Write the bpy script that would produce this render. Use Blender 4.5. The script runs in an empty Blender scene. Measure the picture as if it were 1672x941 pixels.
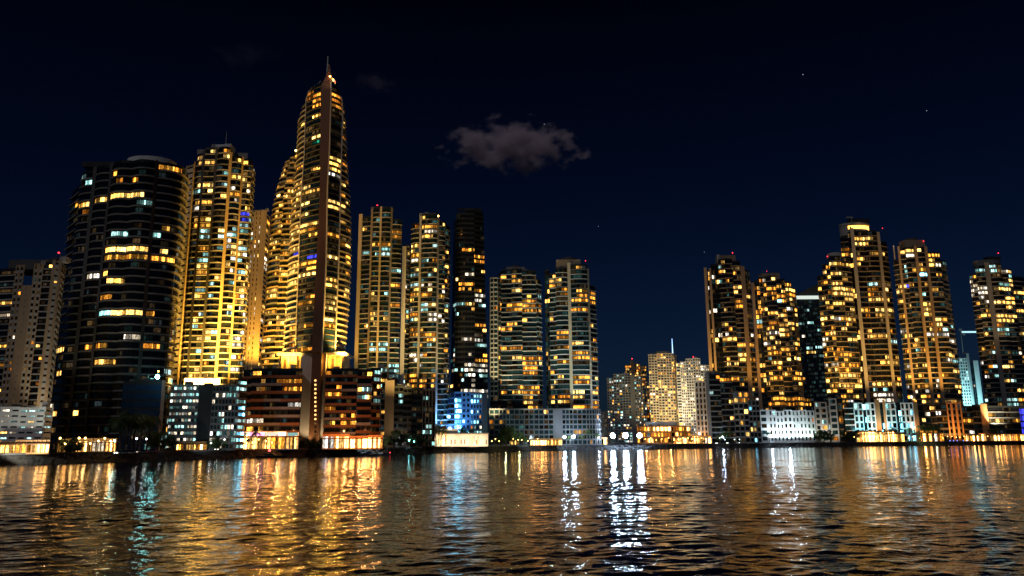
import bpy, math, random
import numpy as np
from mathutils import Vector, Matrix
R = math.radians
rng = random.Random(7)
S = bpy.context.scene
COL = S.collection

# ------------------------------------------------------------------ camera
FPX, CX, CY = 1254.0, 836.0, 470.5
PITCH = math.atan(250.5 / FPX)
ROLL = -0.0072
CAMH = 7.0
GZ = 3.8                                   # level of the land
_r0 = Vector((1, 0, 0)); _u0 = Vector((0, -math.sin(PITCH), math.cos(PITCH))); CF = Vector((0, math.cos(PITCH), math.sin(PITCH)))
CR = _r0 * math.cos(ROLL) + _u0 * math.sin(ROLL)
CU = -_r0 * math.sin(ROLL) + _u0 * math.cos(ROLL)
cam_d = bpy.data.cameras.new('camera'); cam = bpy.data.objects.new('camera', cam_d); COL.objects.link(cam)
cam_d.sensor_width = 36; cam_d.lens = 36 * FPX / 1672; cam_d.clip_start = 0.5; cam_d.clip_end = 60000
cam.matrix_world = Matrix(((CR.x, CU.x, -CF.x, 0), (CR.y, CU.y, -CF.y, 0), (CR.z, CU.z, -CF.z, CAMH), (0, 0, 0, 1)))
S.camera = cam

def ray(px, py):
    return CF * FPX + CR * (px - CX) - CU * (py - CY)
def P(px, py, Y):
    d = ray(px, py); k = Y / d.y
    return Vector((d.x * k, Y, CAMH + d.z * k))
def proj(v):
    d = Vector(v) - Vector((0, 0, CAMH)); w = d.dot(CF)
    return CX + FPX * d.dot(CR) / w, CY - FPX * d.dot(CU) / w
def Gx(px, Y, py=720):
    return P(px, py, Y).x
SHORE_PX = [(-420, 771), (-120, 763.5), (0, 760), (250, 752), (400, 748), (640, 743), (700, 740), (836, 737), (1000, 734.5), (1200, 731.5), (1400, 729.2), (1672, 726.2), (1850, 724.6), (2200, 722)]
SHORE = []
for px, py in SHORE_PX:
    d = ray(px, py); k = -CAMH / d.z
    SHORE.append((d.x * k, d.y * k))
def shoreY(X):
    return float(np.interp(X, [s[0] for s in SHORE], [s[1] for s in SHORE]))

# ------------------------------------------------------------------ materials
MATS = {}
def new_mat(name):
    m = bpy.data.materials.new(name); m.use_nodes = True
    nt = m.node_tree; nt.nodes.clear()
    return m, nt, nt.nodes, nt.links
def wall_mat(name, col, rough=0.75, var=0.25, scale=0.12, spec=0.3, metal=0.0):
    m, nt, N, L = new_mat(name)
    out = N.new('ShaderNodeOutputMaterial'); b = N.new('ShaderNodeBsdfPrincipled'); L.new(b.outputs[0], out.inputs[0])
    geo = N.new('ShaderNodeNewGeometry')
    mp = N.new('ShaderNodeMapping'); mp.inputs['Scale'].default_value = (scale, scale, scale * 0.25)
    L.new(geo.outputs['Position'], mp.inputs['Vector'])
    n = N.new('ShaderNodeTexNoise'); n.inputs['Scale'].default_value = 1; n.inputs['Detail'].default_value = 5
    L.new(mp.outputs[0], n.inputs['Vector'])
    n2 = N.new('ShaderNodeTexNoise'); n2.inputs['Scale'].default_value = 1.7; n2.inputs['Detail'].default_value = 3
    L.new(geo.outputs['Position'], n2.inputs['Vector'])
    ad = N.new('ShaderNodeMath'); ad.operation = 'MULTIPLY_ADD'; ad.inputs[1].default_value = 0.4
    L.new(n2.outputs[0], ad.inputs[0]); L.new(n.outputs[0], ad.inputs[2])
    cr = N.new('ShaderNodeValToRGB')
    cr.color_ramp.elements[0].position = 0.4; cr.color_ramp.elements[1].position = 0.95
    cr.color_ramp.elements[0].color = (*[c * (1 - var) for c in col], 1); cr.color_ramp.elements[1].color = (*[min(1, c * (1 + var)) for c in col], 1)
    L.new(ad.outputs[0], cr.inputs[0]); L.new(cr.outputs[0], b.inputs['Base Color'])
    b.inputs['Roughness'].default_value = rough; b.inputs['Specular IOR Level'].default_value = spec; b.inputs['Metallic'].default_value = metal
    MATS[name] = m
    return m
def glass_mat(name, col, rough=0.12):
    m, nt, N, L = new_mat(name)
    out = N.new('ShaderNodeOutputMaterial'); b = N.new('ShaderNodeBsdfPrincipled'); L.new(b.outputs[0], out.inputs[0])
    geo = N.new('ShaderNodeNewGeometry'); w = N.new('ShaderNodeTexNoise'); w.inputs['Scale'].default_value = 0.35
    L.new(geo.outputs['Position'], w.inputs['Vector'])
    cr = N.new('ShaderNodeValToRGB'); cr.color_ramp.elements[0].color = (*[c * 0.5 for c in col], 1); cr.color_ramp.elements[1].color = (*[c * 1.7 for c in col], 1)
    L.new(w.outputs[0], cr.inputs[0]); L.new(cr.outputs[0], b.inputs['Base Color'])
    b.inputs['Roughness'].default_value = rough
    MATS[name] = m
    return m
def lit_mat(name, col, s, cell=1.6, dark=0.42, lo=0.08, warm=None, wlo=.3):
    """a lit window, or a faint stand-in for reflections on an unlit one: panes of the same room with different brightness, thin dark mullions, curtains and furniture as blotches"""
    m, nt, N, L = new_mat(name)
    out = N.new('ShaderNodeOutputMaterial'); e = N.new('ShaderNodeEmission'); L.new(e.outputs[0], out.inputs[0])
    uv = N.new('ShaderNodeUVMap'); oi = N.new('ShaderNodeObjectInfo')
    sep = N.new('ShaderNodeSeparateXYZ'); L.new(uv.outputs[0], sep.inputs[0])
    off = N.new('ShaderNodeMath'); off.operation = 'MULTIPLY_ADD'; off.inputs[1].default_value = 613.0
    L.new(oi.outputs['Random'], off.inputs[0]); L.new(sep.outputs[0], off.inputs[2])
    dv = N.new('ShaderNodeMath'); dv.operation = 'DIVIDE'; dv.inputs[1].default_value = cell; L.new(off.outputs[0], dv.inputs[0])
    fl = N.new('ShaderNodeMath'); fl.operation = 'FLOOR'; L.new(dv.outputs[0], fl.inputs[0])
    wn = N.new('ShaderNodeTexWhiteNoise'); wn.noise_dimensions = '1D'; L.new(fl.outputs[0], wn.inputs['W'])
    rp = N.new('ShaderNodeMapRange'); rp.inputs['From Min'].default_value = dark - 0.12; rp.inputs['From Max'].default_value = dark + 0.45
    rp.inputs['To Min'].default_value = lo; rp.inputs['To Max'].default_value = 1.0; L.new(wn.outputs['Value'], rp.inputs['Value'])
    # blotches inside the room
    cmb = N.new('ShaderNodeCombineXYZ'); L.new(off.outputs[0], cmb.inputs[0])
    mv = N.new('ShaderNodeMath'); mv.operation = 'MULTIPLY'; mv.inputs[1].default_value = 3.0; L.new(sep.outputs[1], mv.inputs[0]); L.new(mv.outputs[0], cmb.inputs[1])
    ns = N.new('ShaderNodeTexNoise'); ns.inputs['Scale'].default_value = 1.3; ns.inputs['Detail'].default_value = 3; L.new(cmb.outputs[0], ns.inputs['Vector'])
    r2 = N.new('ShaderNodeMapRange'); r2.inputs['From Min'].default_value = 0.35; r2.inputs['From Max'].default_value = 0.65; r2.inputs['To Min'].default_value = 0.25; r2.inputs['To Max'].default_value = 1.9
    L.new(ns.outputs[0], r2.inputs['Value'])
    # mullion
    fr = N.new('ShaderNodeMath'); fr.operation = 'FRACT'; L.new(dv.outputs[0], fr.inputs[0])
    mu = N.new('ShaderNodeMath'); mu.operation = 'GREATER_THAN'; mu.inputs[1].default_value = 0.1; L.new(fr.outputs[0], mu.inputs[0])
    wd = N.new('ShaderNodeMath'); wd.operation = 'MULTIPLY'; wd.inputs[1].default_value = .031; L.new(off.outputs[0], wd.inputs[0])
    wf = N.new('ShaderNodeMath'); wf.operation = 'FLOOR'; L.new(wd.outputs[0], wf.inputs[0])
    w1 = N.new('ShaderNodeTexWhiteNoise'); w1.noise_dimensions = '1D'; L.new(wf.outputs[0], w1.inputs['W'])
    wk2 = N.new('ShaderNodeMath'); wk2.operation = 'ADD'; wk2.inputs[1].default_value = 41.5; L.new(wf.outputs[0], wk2.inputs[0]); w2 = N.new('ShaderNodeTexWhiteNoise'); w2.noise_dimensions = '1D'; L.new(wk2.outputs[0], w2.inputs['W'])
    wr = N.new('ShaderNodeMapRange'); wr.inputs['To Min'].default_value = wlo; wr.inputs['To Max'].default_value = 1.35; L.new(w1.outputs['Value'], wr.inputs['Value'])
    rq = N.new('ShaderNodeMath'); rq.operation = 'MULTIPLY'; L.new(rp.outputs[0], rq.inputs[0]); L.new(wr.outputs[0], rq.inputs[1])
    m1 = N.new('ShaderNodeMath'); m1.operation = 'MULTIPLY'; L.new(rq.outputs[0], m1.inputs[0]); L.new(r2.outputs[0], m1.inputs[1])
    m2 = N.new('ShaderNodeMath'); m2.operation = 'MULTIPLY'; L.new(m1.outputs[0], m2.inputs[0]); L.new(mu.outputs[0], m2.inputs[1])
    m3 = N.new('ShaderNodeMath'); m3.operation = 'MULTIPLY'; m3.inputs[1].default_value = s; L.new(m2.outputs[0], m3.inputs[0])
    L.new(m3.outputs[0], e.inputs['Strength'])
    if warm:
        mx = N.new('ShaderNodeMix'); mx.data_type = 'RGBA'; mx.inputs['A'].default_value = (*col, 1); mx.inputs['B'].default_value = (*warm, 1)
        hq = N.new('ShaderNodeMath'); hq.operation = 'MULTIPLY_ADD'; hq.inputs[1].default_value = 0.75; L.new(w2.outputs['Value'], hq.inputs[0])
        hn = N.new('ShaderNodeMath'); hn.operation = 'MULTIPLY_ADD'; hn.inputs[1].default_value = 0.8; hn.inputs[2].default_value = -0.28; L.new(ns.outputs[0], hn.inputs[0]); L.new(hn.outputs[0], hq.inputs[2]); hq.use_clamp = True
        L.new(hq.outputs[0], mx.inputs['Factor']); L.new(mx.outputs['Result'], e.inputs['Color'])
    else:
        e.inputs['Color'].default_value = (*col, 1)
    m.cycles.emission_sampling = 'NONE'
    MATS[name] = m
    return m
def emit_mat(name, col, s, sample=False):
    m, nt, N, L = new_mat(name)
    out = N.new('ShaderNodeOutputMaterial'); e = N.new('ShaderNodeEmission'); L.new(e.outputs[0], out.inputs[0])
    e.inputs['Color'].default_value = (*col, 1); e.inputs['Strength'].default_value = s
    m.cycles.emission_sampling = 'AUTO' if sample else 'NONE'
    MATS[name] = m
    return m

wall_mat('concrete', (0.36, 0.34, 0.31)); wall_mat('pale', (0.55, 0.52, 0.47)); wall_mat('beige', (0.46, 0.38, 0.27)); wall_mat('white', (0.72, 0.72, 0.70))
wall_mat('brown', (0.17, 0.07, 0.03)); wall_mat('fin_brown', (0.13, 0.062, 0.03), 0.5); wall_mat('charcoal', (0.03, 0.033, 0.036)); wall_mat('grey', (0.18, 0.18, 0.18))
wall_mat('dark_grey', (0.085, 0.085, 0.088)); wall_mat('tan', (0.34, 0.25, 0.16)); wall_mat('gold_stone', (0.5, 0.37, 0.2)); wall_mat('orange_stone', (0.42, 0.22, 0.09))
wall_mat('dark_metal', (0.05, 0.05, 0.055), 0.4, 0.2, 0.5, 0.5, 0.6); wall_mat('hull_white', (0.75, 0.75, 0.75), 0.3); wall_mat('hull_dark', (0.03, 0.03, 0.035), 0.35)
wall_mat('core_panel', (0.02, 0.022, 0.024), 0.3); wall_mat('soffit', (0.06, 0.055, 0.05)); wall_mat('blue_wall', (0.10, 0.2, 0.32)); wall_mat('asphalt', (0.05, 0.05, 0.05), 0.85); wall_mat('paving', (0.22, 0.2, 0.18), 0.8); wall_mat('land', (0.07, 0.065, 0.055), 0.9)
wall_mat('rock', (0.022, 0.02, 0.019), 0.85, 0.6, 0.8); wall_mat('bark', (0.10, 0.075, 0.05), 0.9); wall_mat('paint', (0.75, 0.75, 0.72), 0.7)
wall_mat('leaf', (0.05, 0.085, 0.025), 0.6, 0.5, 0.9); wall_mat('palm_leaf', (0.055, 0.095, 0.03), 0.55, 0.5, 0.9)
glass_mat('glass', (0.012, 0.016, 0.018)); glass_mat('glass_teal', (0.012, 0.03, 0.033)); glass_mat('glass_blue', (0.008, 0.022, 0.05)); glass_mat('glass_black', (0.006, 0.007, 0.008), 0.08)
# lit windows: (colour, strength)
lit_mat('win_W', (1.0, 0.40, 0.03), 4.4, warm=(1.0, 0.66, 0.2)); lit_mat('win_A', (1.0, 0.24, 0.012), 2.9, warm=(1.0, 0.50, 0.07)); lit_mat('win_P', (1.0, 0.72, 0.38), 2.8, warm=(.95, .95, .9)); lit_mat('win_C', (0.30, 0.95, 0.85), 1.9, warm=(0.7, 1.0, 1.0))
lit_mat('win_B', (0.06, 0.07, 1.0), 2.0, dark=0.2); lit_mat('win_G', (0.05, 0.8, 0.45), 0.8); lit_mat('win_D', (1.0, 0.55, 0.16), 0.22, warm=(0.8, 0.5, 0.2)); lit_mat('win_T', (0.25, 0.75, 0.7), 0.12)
lit_mat('win_O', (1.0, 0.28, 0.03), 1.0); lit_mat('win_I', (0.2, 0.7, 1.0), 12.0, wlo=.6); lit_mat('win_Y', (1.0, 0.62, 0.16), 5.0, dark=0.3, lo=0.15, wlo=.5, warm=(1.0, .45, .06)); lit_mat('win_S', (1.0, 0.58, 0.17), 11.0, cell=1.3, dark=0.4, lo=0.08, warm=(1.0, 0.3, 0.05), wlo=.6)
lit_mat('win_R', (1.0, 0.12, 0.06), 1.2); lit_mat('win_K', (1.0, 0.35, 0.75), 2.0, dark=0.1, lo=0.5)
emit_mat('red_lamp', (1.0, 0.03, 0.05), 4.0); emit_mat('boat_red', (1.0, 0.03, 0.03), 14.0); emit_mat('lamp_warm', (1.0, 0.55, 0.15), 16.0); emit_mat('lamp_white', (0.85, 0.95, 1.0), 14.0); emit_mat('lamp_cyan', (0.3, 1.0, 0.95), 65.0); emit_mat('lamp_orange', (1.0, 0.38, 0.06), 30.0)
emit_mat('lamp_blue', (0.15, 0.2, 1.0), 8.0); emit_mat('lamp_flood', (0.52, 0.72, 1.0), 190.0); emit_mat('lamp_green', (0.5, 1.0, 0.2), 6.0); emit_mat('lobby', (1.0, .55, .1), 26.0); emit_mat('band_warm', (1.0, 0.6, 0.18), 2.2); emit_mat('band_white', (0.85, 0.95, 0.85), 0.9); emit_mat('star_light', (0.8, 0.85, 1.0), 0.6)
emit_mat('band_cyan', (0.5, 0.9, 1.0), 1.2); emit_mat('band_blue', (0.1, 0.12, 0.9), 1.4); emit_mat('tip_blue', (0.35, 0.6, 1.0), 3.0)
lit_mat('win_E', (1.0, 0.5, 0.15), 0.07, warm=(.6, .5, .3)); lit_mat('win_H', (0.3, 0.8, 0.75), 0.05, warm=(.5, .6, .7))  # unlit panes: weak emission stands in for reflections in the dark glass
GLOWKEY = {c: MATS['win_' + c] for c in 'WAPCBGDTOIYSRKEH'}

# ------------------------------------------------------------------ mesh helpers
class MB:
    def __init__(s): s.v = []; s.f = []; s.mi = []; s.uv = []
    def poly(s, pts, mi=0, uv=None):
        b = len(s.v); s.v += [tuple(p) for p in pts]; s.f.append(tuple(range(b, b + len(pts)))); s.mi.append(mi)
        s.uv += uv if uv else [(0, 0)] * len(pts)
    def prism(s, ring, z0, z1, mi=0, top=None):
        """ring: list of (x, y); closed prism between z0 and z1; top: another ring of the same count for a taper"""
        top = top or ring; n = len(ring); b = len(s.v)
        s.v += [(x, y, z0) for x, y in ring] + [(x, y, z1) for x, y in top]
        for i in range(n):
            j = (i + 1) % n; s.f.append((b + i, b + j, b + n + j, b + n + i)); s.mi.append(mi); s.uv += [(0, 0)] * 4
        s.f.append(tuple(b + n + i for i in range(n))); s.mi.append(mi); s.uv += [(0, 0)] * n
        s.f.append(tuple(b + i for i in reversed(range(n)))); s.mi.append(mi); s.uv += [(0, 0)] * n
    def box(s, x0, x1, y0, y1, z0, z1, mi=0):
        s.prism([(x0, y0), (x1, y0), (x1, y1), (x0, y1)], z0, z1, mi)
    def tube(s, pts, radii, n=8, mi=0):
        rings = []
        for k, (p, r) in enumerate(zip(pts, radii)):
            p = Vector(p); a = Vector(pts[max(0, k - 1)]); c = Vector(pts[min(len(pts) - 1, k + 1)])
            t = (c - a).normalized(); q = Vector((1, 0, 0)) if abs(t.x) < 0.8 else Vector((0, 1, 0))
            u = t.cross(q).normalized(); w = t.cross(u)
            b = len(s.v); s.v += [tuple(p + (u * math.cos(2 * math.pi * i / n) + w * math.sin(2 * math.pi * i / n)) * r) for i in range(n)]; rings.append(b)
        for a, c in zip(rings, rings[1:]):
            for i in range(n):
                j = (i + 1) % n; s.f.append((a + i, a + j, c + j, c + i)); s.mi.append(mi); s.uv += [(0, 0)] * 4
        s.f.append(tuple(rings[-1] + i for i in range(n))); s.mi.append(mi); s.uv += [(0, 0)] * n
        s.f.append(tuple(rings[0] + i for i in reversed(range(n)))); s.mi.append(mi); s.uv += [(0, 0)] * n
    def ball(s, c, r, n=10, m=6, mi=0, sz=1.0):
        b = len(s.v); c = Vector(c)
        for k in range(m + 1):
            th = math.pi * k / m
            for i in range(n):
                s.v.append((c.x + r * math.sin(th) * math.cos(2 * math.pi * i / n), c.y + r * math.sin(th) * math.sin(2 * math.pi * i / n), c.z + r * sz * math.cos(th)))
        for k in range(m):
            for i in range(n):
                j = (i + 1) % n; s.f.append((b + k * n + i, b + (k + 1) * n + i, b + (k + 1) * n + j, b + k * n + j)); s.mi.append(mi); s.uv += [(0, 0)] * 4
    def mesh(s, name, mats):
        me = bpy.data.meshes.new(name); me.from_pydata(s.v, [], s.f)
        for m in mats: me.materials.append(m)
        if len(mats) > 1: me.polygons.foreach_set('material_index', s.mi)
        l = me.uv_layers.new(name='UVMap'); l.data.foreach_set('uv', np.array(s.uv, 'f').ravel())
        me.update(); return me
    def build(s, name, mats, parent=None, loc=(0, 0, 0)):
        if not isinstance(mats, (list, tuple)): mats = [mats]
        mats = [MATS[m] if isinstance(m, str) else m for m in mats]
        return link(name, s.mesh(name, mats), parent, loc)
def link(name, me, parent=None, loc=(0, 0, 0)):
    o = bpy.data.objects.new(name, me); COL.objects.link(o); o.location = loc
    if parent: o.parent = parent
    return o
def tag(o, label=None, cat=None, group=None, kind=None):
    if label: o['label'] = label
    if cat: o['category'] = cat
    if group: o['group'] = group
    if kind: o['kind'] = kind
    return o
def thing(name, label, cat, loc=(0, 0, 0), group=None):
    return tag(link(name, None, None, loc), label, cat, group)
def copy_tree(o, parent=None):
    c = o.copy(); COL.objects.link(c)
    if parent: c.parent = parent
    for ch in list(o.children): copy_tree(ch, c)
    return c

# ------------------------------------------------------------------ which windows are lit (read off the photograph, the rest at random)
LIT = [
 # big dark curved tower
 (136,287,157,299,'C',1),(187,284,221,295,'A',.9),(164,317,221,330,'Y',1),(222,323,242,333,'C',1),(139,326,163,337,'W',1),(117,326,139,337,'A',.8),(130,338,148,348,'A',.8),(127,358,137,371,'A',.8),
 (182,375,209,385,'C',.7),(240,376,269,391,'C',.9),(270,367,286,376,'W',.7),(267,404,281,412,'W',1),(163,405,236,417,'Y',1),(163,417,236,428,'A',.95),(236,412,279,431,'A',.85),(138,415,160,426,'O',.7),(160,447,187,460,'Y',1),(136,449,154,461,'P',.9),
 (158,480,184,492,'A',1),(160,501,185,513,'C',1),(185,501,240,519,'Y',.95),(157,540,177,550,'C',.8),(200,540,240,551,'P',.8),(132,560,176,568,'A',.7),(227,559,262,571,'A',.8),(100,280,320,600,None,.035),
 # slab-topped tower
 (321,257,345,267,'W',1),(321,297,346,308,'W',1),(321,323,345,334,'A',1),(321,352,345,364,'W',1),(321,364,345,372,'A',1),(321,373,345,383,'C',1),(321,384,345,395,'C',.8),(321,398,345,408,'A',1),(319,416,345,426,'C',.8),(318,428,344,438,'W',1),(317,441,343,452,'A',1),(316,472,342,482,'C',1),(316,483,342,493,'W',1),
 (376,310,395,321,'A',1),(398,284,406,298,'W',1),(392,345,406,366,'B',1),(373,368,404,386,'C',.9),(389,398,402,409,'C',1),(316,500,345,620,'WAC',.45),(300,240,345,500,None,.05),(345,260,372,620,'WC',.16),(372,390,405,620,'CPWA',.42),
 # sail tower: front glass
 (503,148,523,153,'A',.8),(503,155,525,167,'A',1),(502,207,523,217,'D',.9),(517,232,521,240,'G',1),(488,298,516,312,'W',1),(488,314,516,322,'W',1),(488,326,515,333,'W',.9),(488,339,515,344,'O',.6),(488,349,515,356,'W',1),(488,362,515,370,'W',1),(488,376,514,386,'A',1),(486,412,513,428,'B',.35),(486,430,512,440,'A',1),(486,446,512,453,'W',1),(486,457,512,560,'AD',.4),(486,130,525,300,None,.07),
 (540,155,560,175,'A',1),(536,257,557,271,'W',.9),(536,278,556,287,'P',.8),(534,326,557,342,'W',1),(530,416,552,430,'W',1),(528,457,550,473,'W',.9),(527,484,549,498,'W',.8),(527,498,548,555,'WA',.35),(526,180,560,560,None,.06),(526,555,548,580,None,.0),
 # pair of teal towers
 (638,377,656,389,'A',1),(604,399,638,407,'A',1),(600,408,638,416,'C',.9),(592,408,604,416,'C',1),(638,437,654,449,'C',1),(604,468,618,492,'W',.8),(638,496,654,505,'A',1),(594,518,618,536,'W',.8),(619,520,630,536,'A',.9),(604,555,634,574,'C',.9),(604,597,652,619,'C',.9),(580,600,660,660,'CW',.4),
 (680,368,717,376,'A',1),(694,376,712,385,'P',1),(684,383,696,393,'W',.8),(670,412,684,421,'A',1),(705,420,720,428,'A',.8),(670,442,686,451,'C',1),(670,464,686,472,'C',1),(670,479,698,488,'A',1),(686,491,698,512,'C',1),(670,507,686,515,'A',.9),(698,512,716,530,'P',.9),(670,539,718,548,'A',.9),(668,575,690,596,'P',.8),(668,610,715,635,'A',.7),
 # black glass tower
 (757,402,775,410,'A',1),(773,413,790,421,'A',1),(777,423,790,429,'A',.9),(758,444,775,452,'P',1),(748,464,774,473,'A',.8),(773,472,787,479,'A',1),(774,480,791,491,'P',1),(745,491,760,500,'C',1),(760,491,774,498,'W',1),(773,527,794,533,'AC',.9),(755,547,783,560,'P',.9),(777,560,794,568,'C',1),(773,579,794,594,'A',.8),(760,596,794,606,'P',1),(754,633,794,645,'P',.9),(736,340,800,399,None,.0),(738,600,800,650,'PC',.25),
 # twins by the point
 (817,492,874,510,'A',.9),(828,529,842,537,'A',1),(817,563,856,573,'A',.9),(852,584,878,614,'A',.95),(852,631,880,647,'A',.95),(900,451,921,459,'W',1),(934,475,972,495,'A',.85),(934,501,962,509,'A',1),(910,537,928,555,'A',1),(934,572,964,581,'A',1),(912,584,940,593,'A',.9),(932,613,965,630,'A',1),(912,644,932,654,'A',1),(936,657,980,668,'A',1),
 # brown-topped pair on the right
 (1202,462,1216,471,'W',1),(1200,488,1216,504,'A',1),(1180,553,1204,562,'W',1),(1207,577,1226,595,'W',1),(1212,510,1222,524,'W',1),(1170,613,1228,622,'A',.9),(1205,640,1230,655,'A',.9),(1246,466,1276,473,'A',1),(1246,477,1300,486,'A',.9),(1274,471,1300,477,'W',.6),(1255,523,1274,533,'A',1),(1274,523,1303,534,'W',.8),(1256,571,1276,581,'A',1),(1256,616,1316,624,'A',.9),(1256,651,1316,661,'A',.95),
 # right trio
 (1357,426,1380,436,'W',1),(1350,443,1380,453,'W',.9),(1360,470,1396,483,'W',.9),(1364,489,1385,497,'W',1),(1361,577,1397,588,'A',1),(1374,595,1400,604,'A',1),(1374,611,1400,621,'W',1),(1376,629,1400,638,'W',1),(1383,366,1426,380,'Y',1),(1398,388,1422,406,'W',.9),(1419,410,1443,419,'W',1),(1419,486,1452,496,'W',1),(1430,503,1455,520,'W',.9),(1412,541,1448,552,'W',.9),(1438,580,1474,601,'W',.9),(1412,625,1470,636,'W',.7),(1428,645,1460,656,'P',.9),
 (1468,407,1503,414,'Y',1),(1472,431,1485,444,'C',.9),(1496,442,1508,450,'I',.8),(1400,380,1470,640,None,.14),
 (1597,433,1630,447,'C',.9),(1630,460,1650,468,'C',1),(1630,469,1650,476,'W',1),(1586,466,1606,481,'P',.9),(1634,487,1655,504,'W',.9),(1606,512,1636,521,'W',.9),(1636,516,1658,532,'W',.8),(1640,650,1665,662,'C',1),
 # transfer floor lights, brown podium
 (415,607,480,615,'A',.5),(417,620,437,630,'W',.8),(455,620,482,628,'A',.9),(423,636,433,644,'A',.7),(465,634,484,642,'A',.9),(468,646,486,655,'P',.9),(468,659,486,667,'P',.8),(395,688,430,694,'P',.7),(395,697,450,704,'A',.5),(534,606,556,618,'A',.8),(550,625,560,634,'A',.7),(534,636,556,646,'A',.8),(570,646,592,656,'A',.7),(555,676,590,685,'A',.8),(534,685,544,703,'A',.9),
]
def lit_choice(px, py, p, pal, r):
    for x0, y0, x1, y1, c, q in LIT:
        if x0 <= px <= x1 and y0 <= py <= y1:
            if c is None: p = q; continue
            if r.random() < q: return c if len(c) == 1 else r.choice(c)
            return None
    if r.random() < p: return r.choices(list(pal.keys()), list(pal.values()))[0]
    return None
WARM = {'W': 5, 'A': 4, 'P': 1.2, 'C': .6, 'O': 1, 'D': 3}
MIX = {'W': 4, 'A': 2.5, 'P': 2, 'C': 2, 'D': 2.5, 'T': 2}
COOL = {'C': 5, 'P': 2, 'W': 1, 'T': 4}
GOLD = {'W': 5, 'A': 4, 'Y': .8, 'D': 3}

# ------------------------------------------------------------------ building generator
KIND = {
 'w': dict(r=0.0, bulge=0, band=0, nw=0),
 'b': dict(r=1.0, bulge=1.1, band=0.42, nw=2),
 'f': dict(r=1.0, bulge=0.0, band=0.42, nw=2),
 'c': dict(r=0.35, bulge=1.3, band=0.8, nw=2),
 'g': dict(r=0.12, bulge=0, band=0.0, nw=2),
 'p': dict(r=0.45, bulge=0, band=1.3, nw=3, pier=0.9),
 's': dict(r=0.45, bulge=0, band=1.0, nw=1, pier=0.7),
}
def arc(a, b, bulge, t):
    x = a[0] + (b[0] - a[0]) * t; y = a[1] + (b[1] - a[1]) * t
    dx, dy = b[0] - a[0], b[1] - a[1]; l = math.hypot(dx, dy) or 1
    k = bulge * 4 * t * (1 - t)
    return (x + dy / l * k, y - dx / l * k)
def off(a, b, bulge, t, r):
    x, y = arc(a, b, bulge, t); dx, dy = b[0] - a[0], b[1] - a[1]; l = math.hypot(dx, dy) or 1
    return (x - dy / l * r, y + dx / l * r)
def ts(n): return [i / n for i in range(n + 1)]

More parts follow.
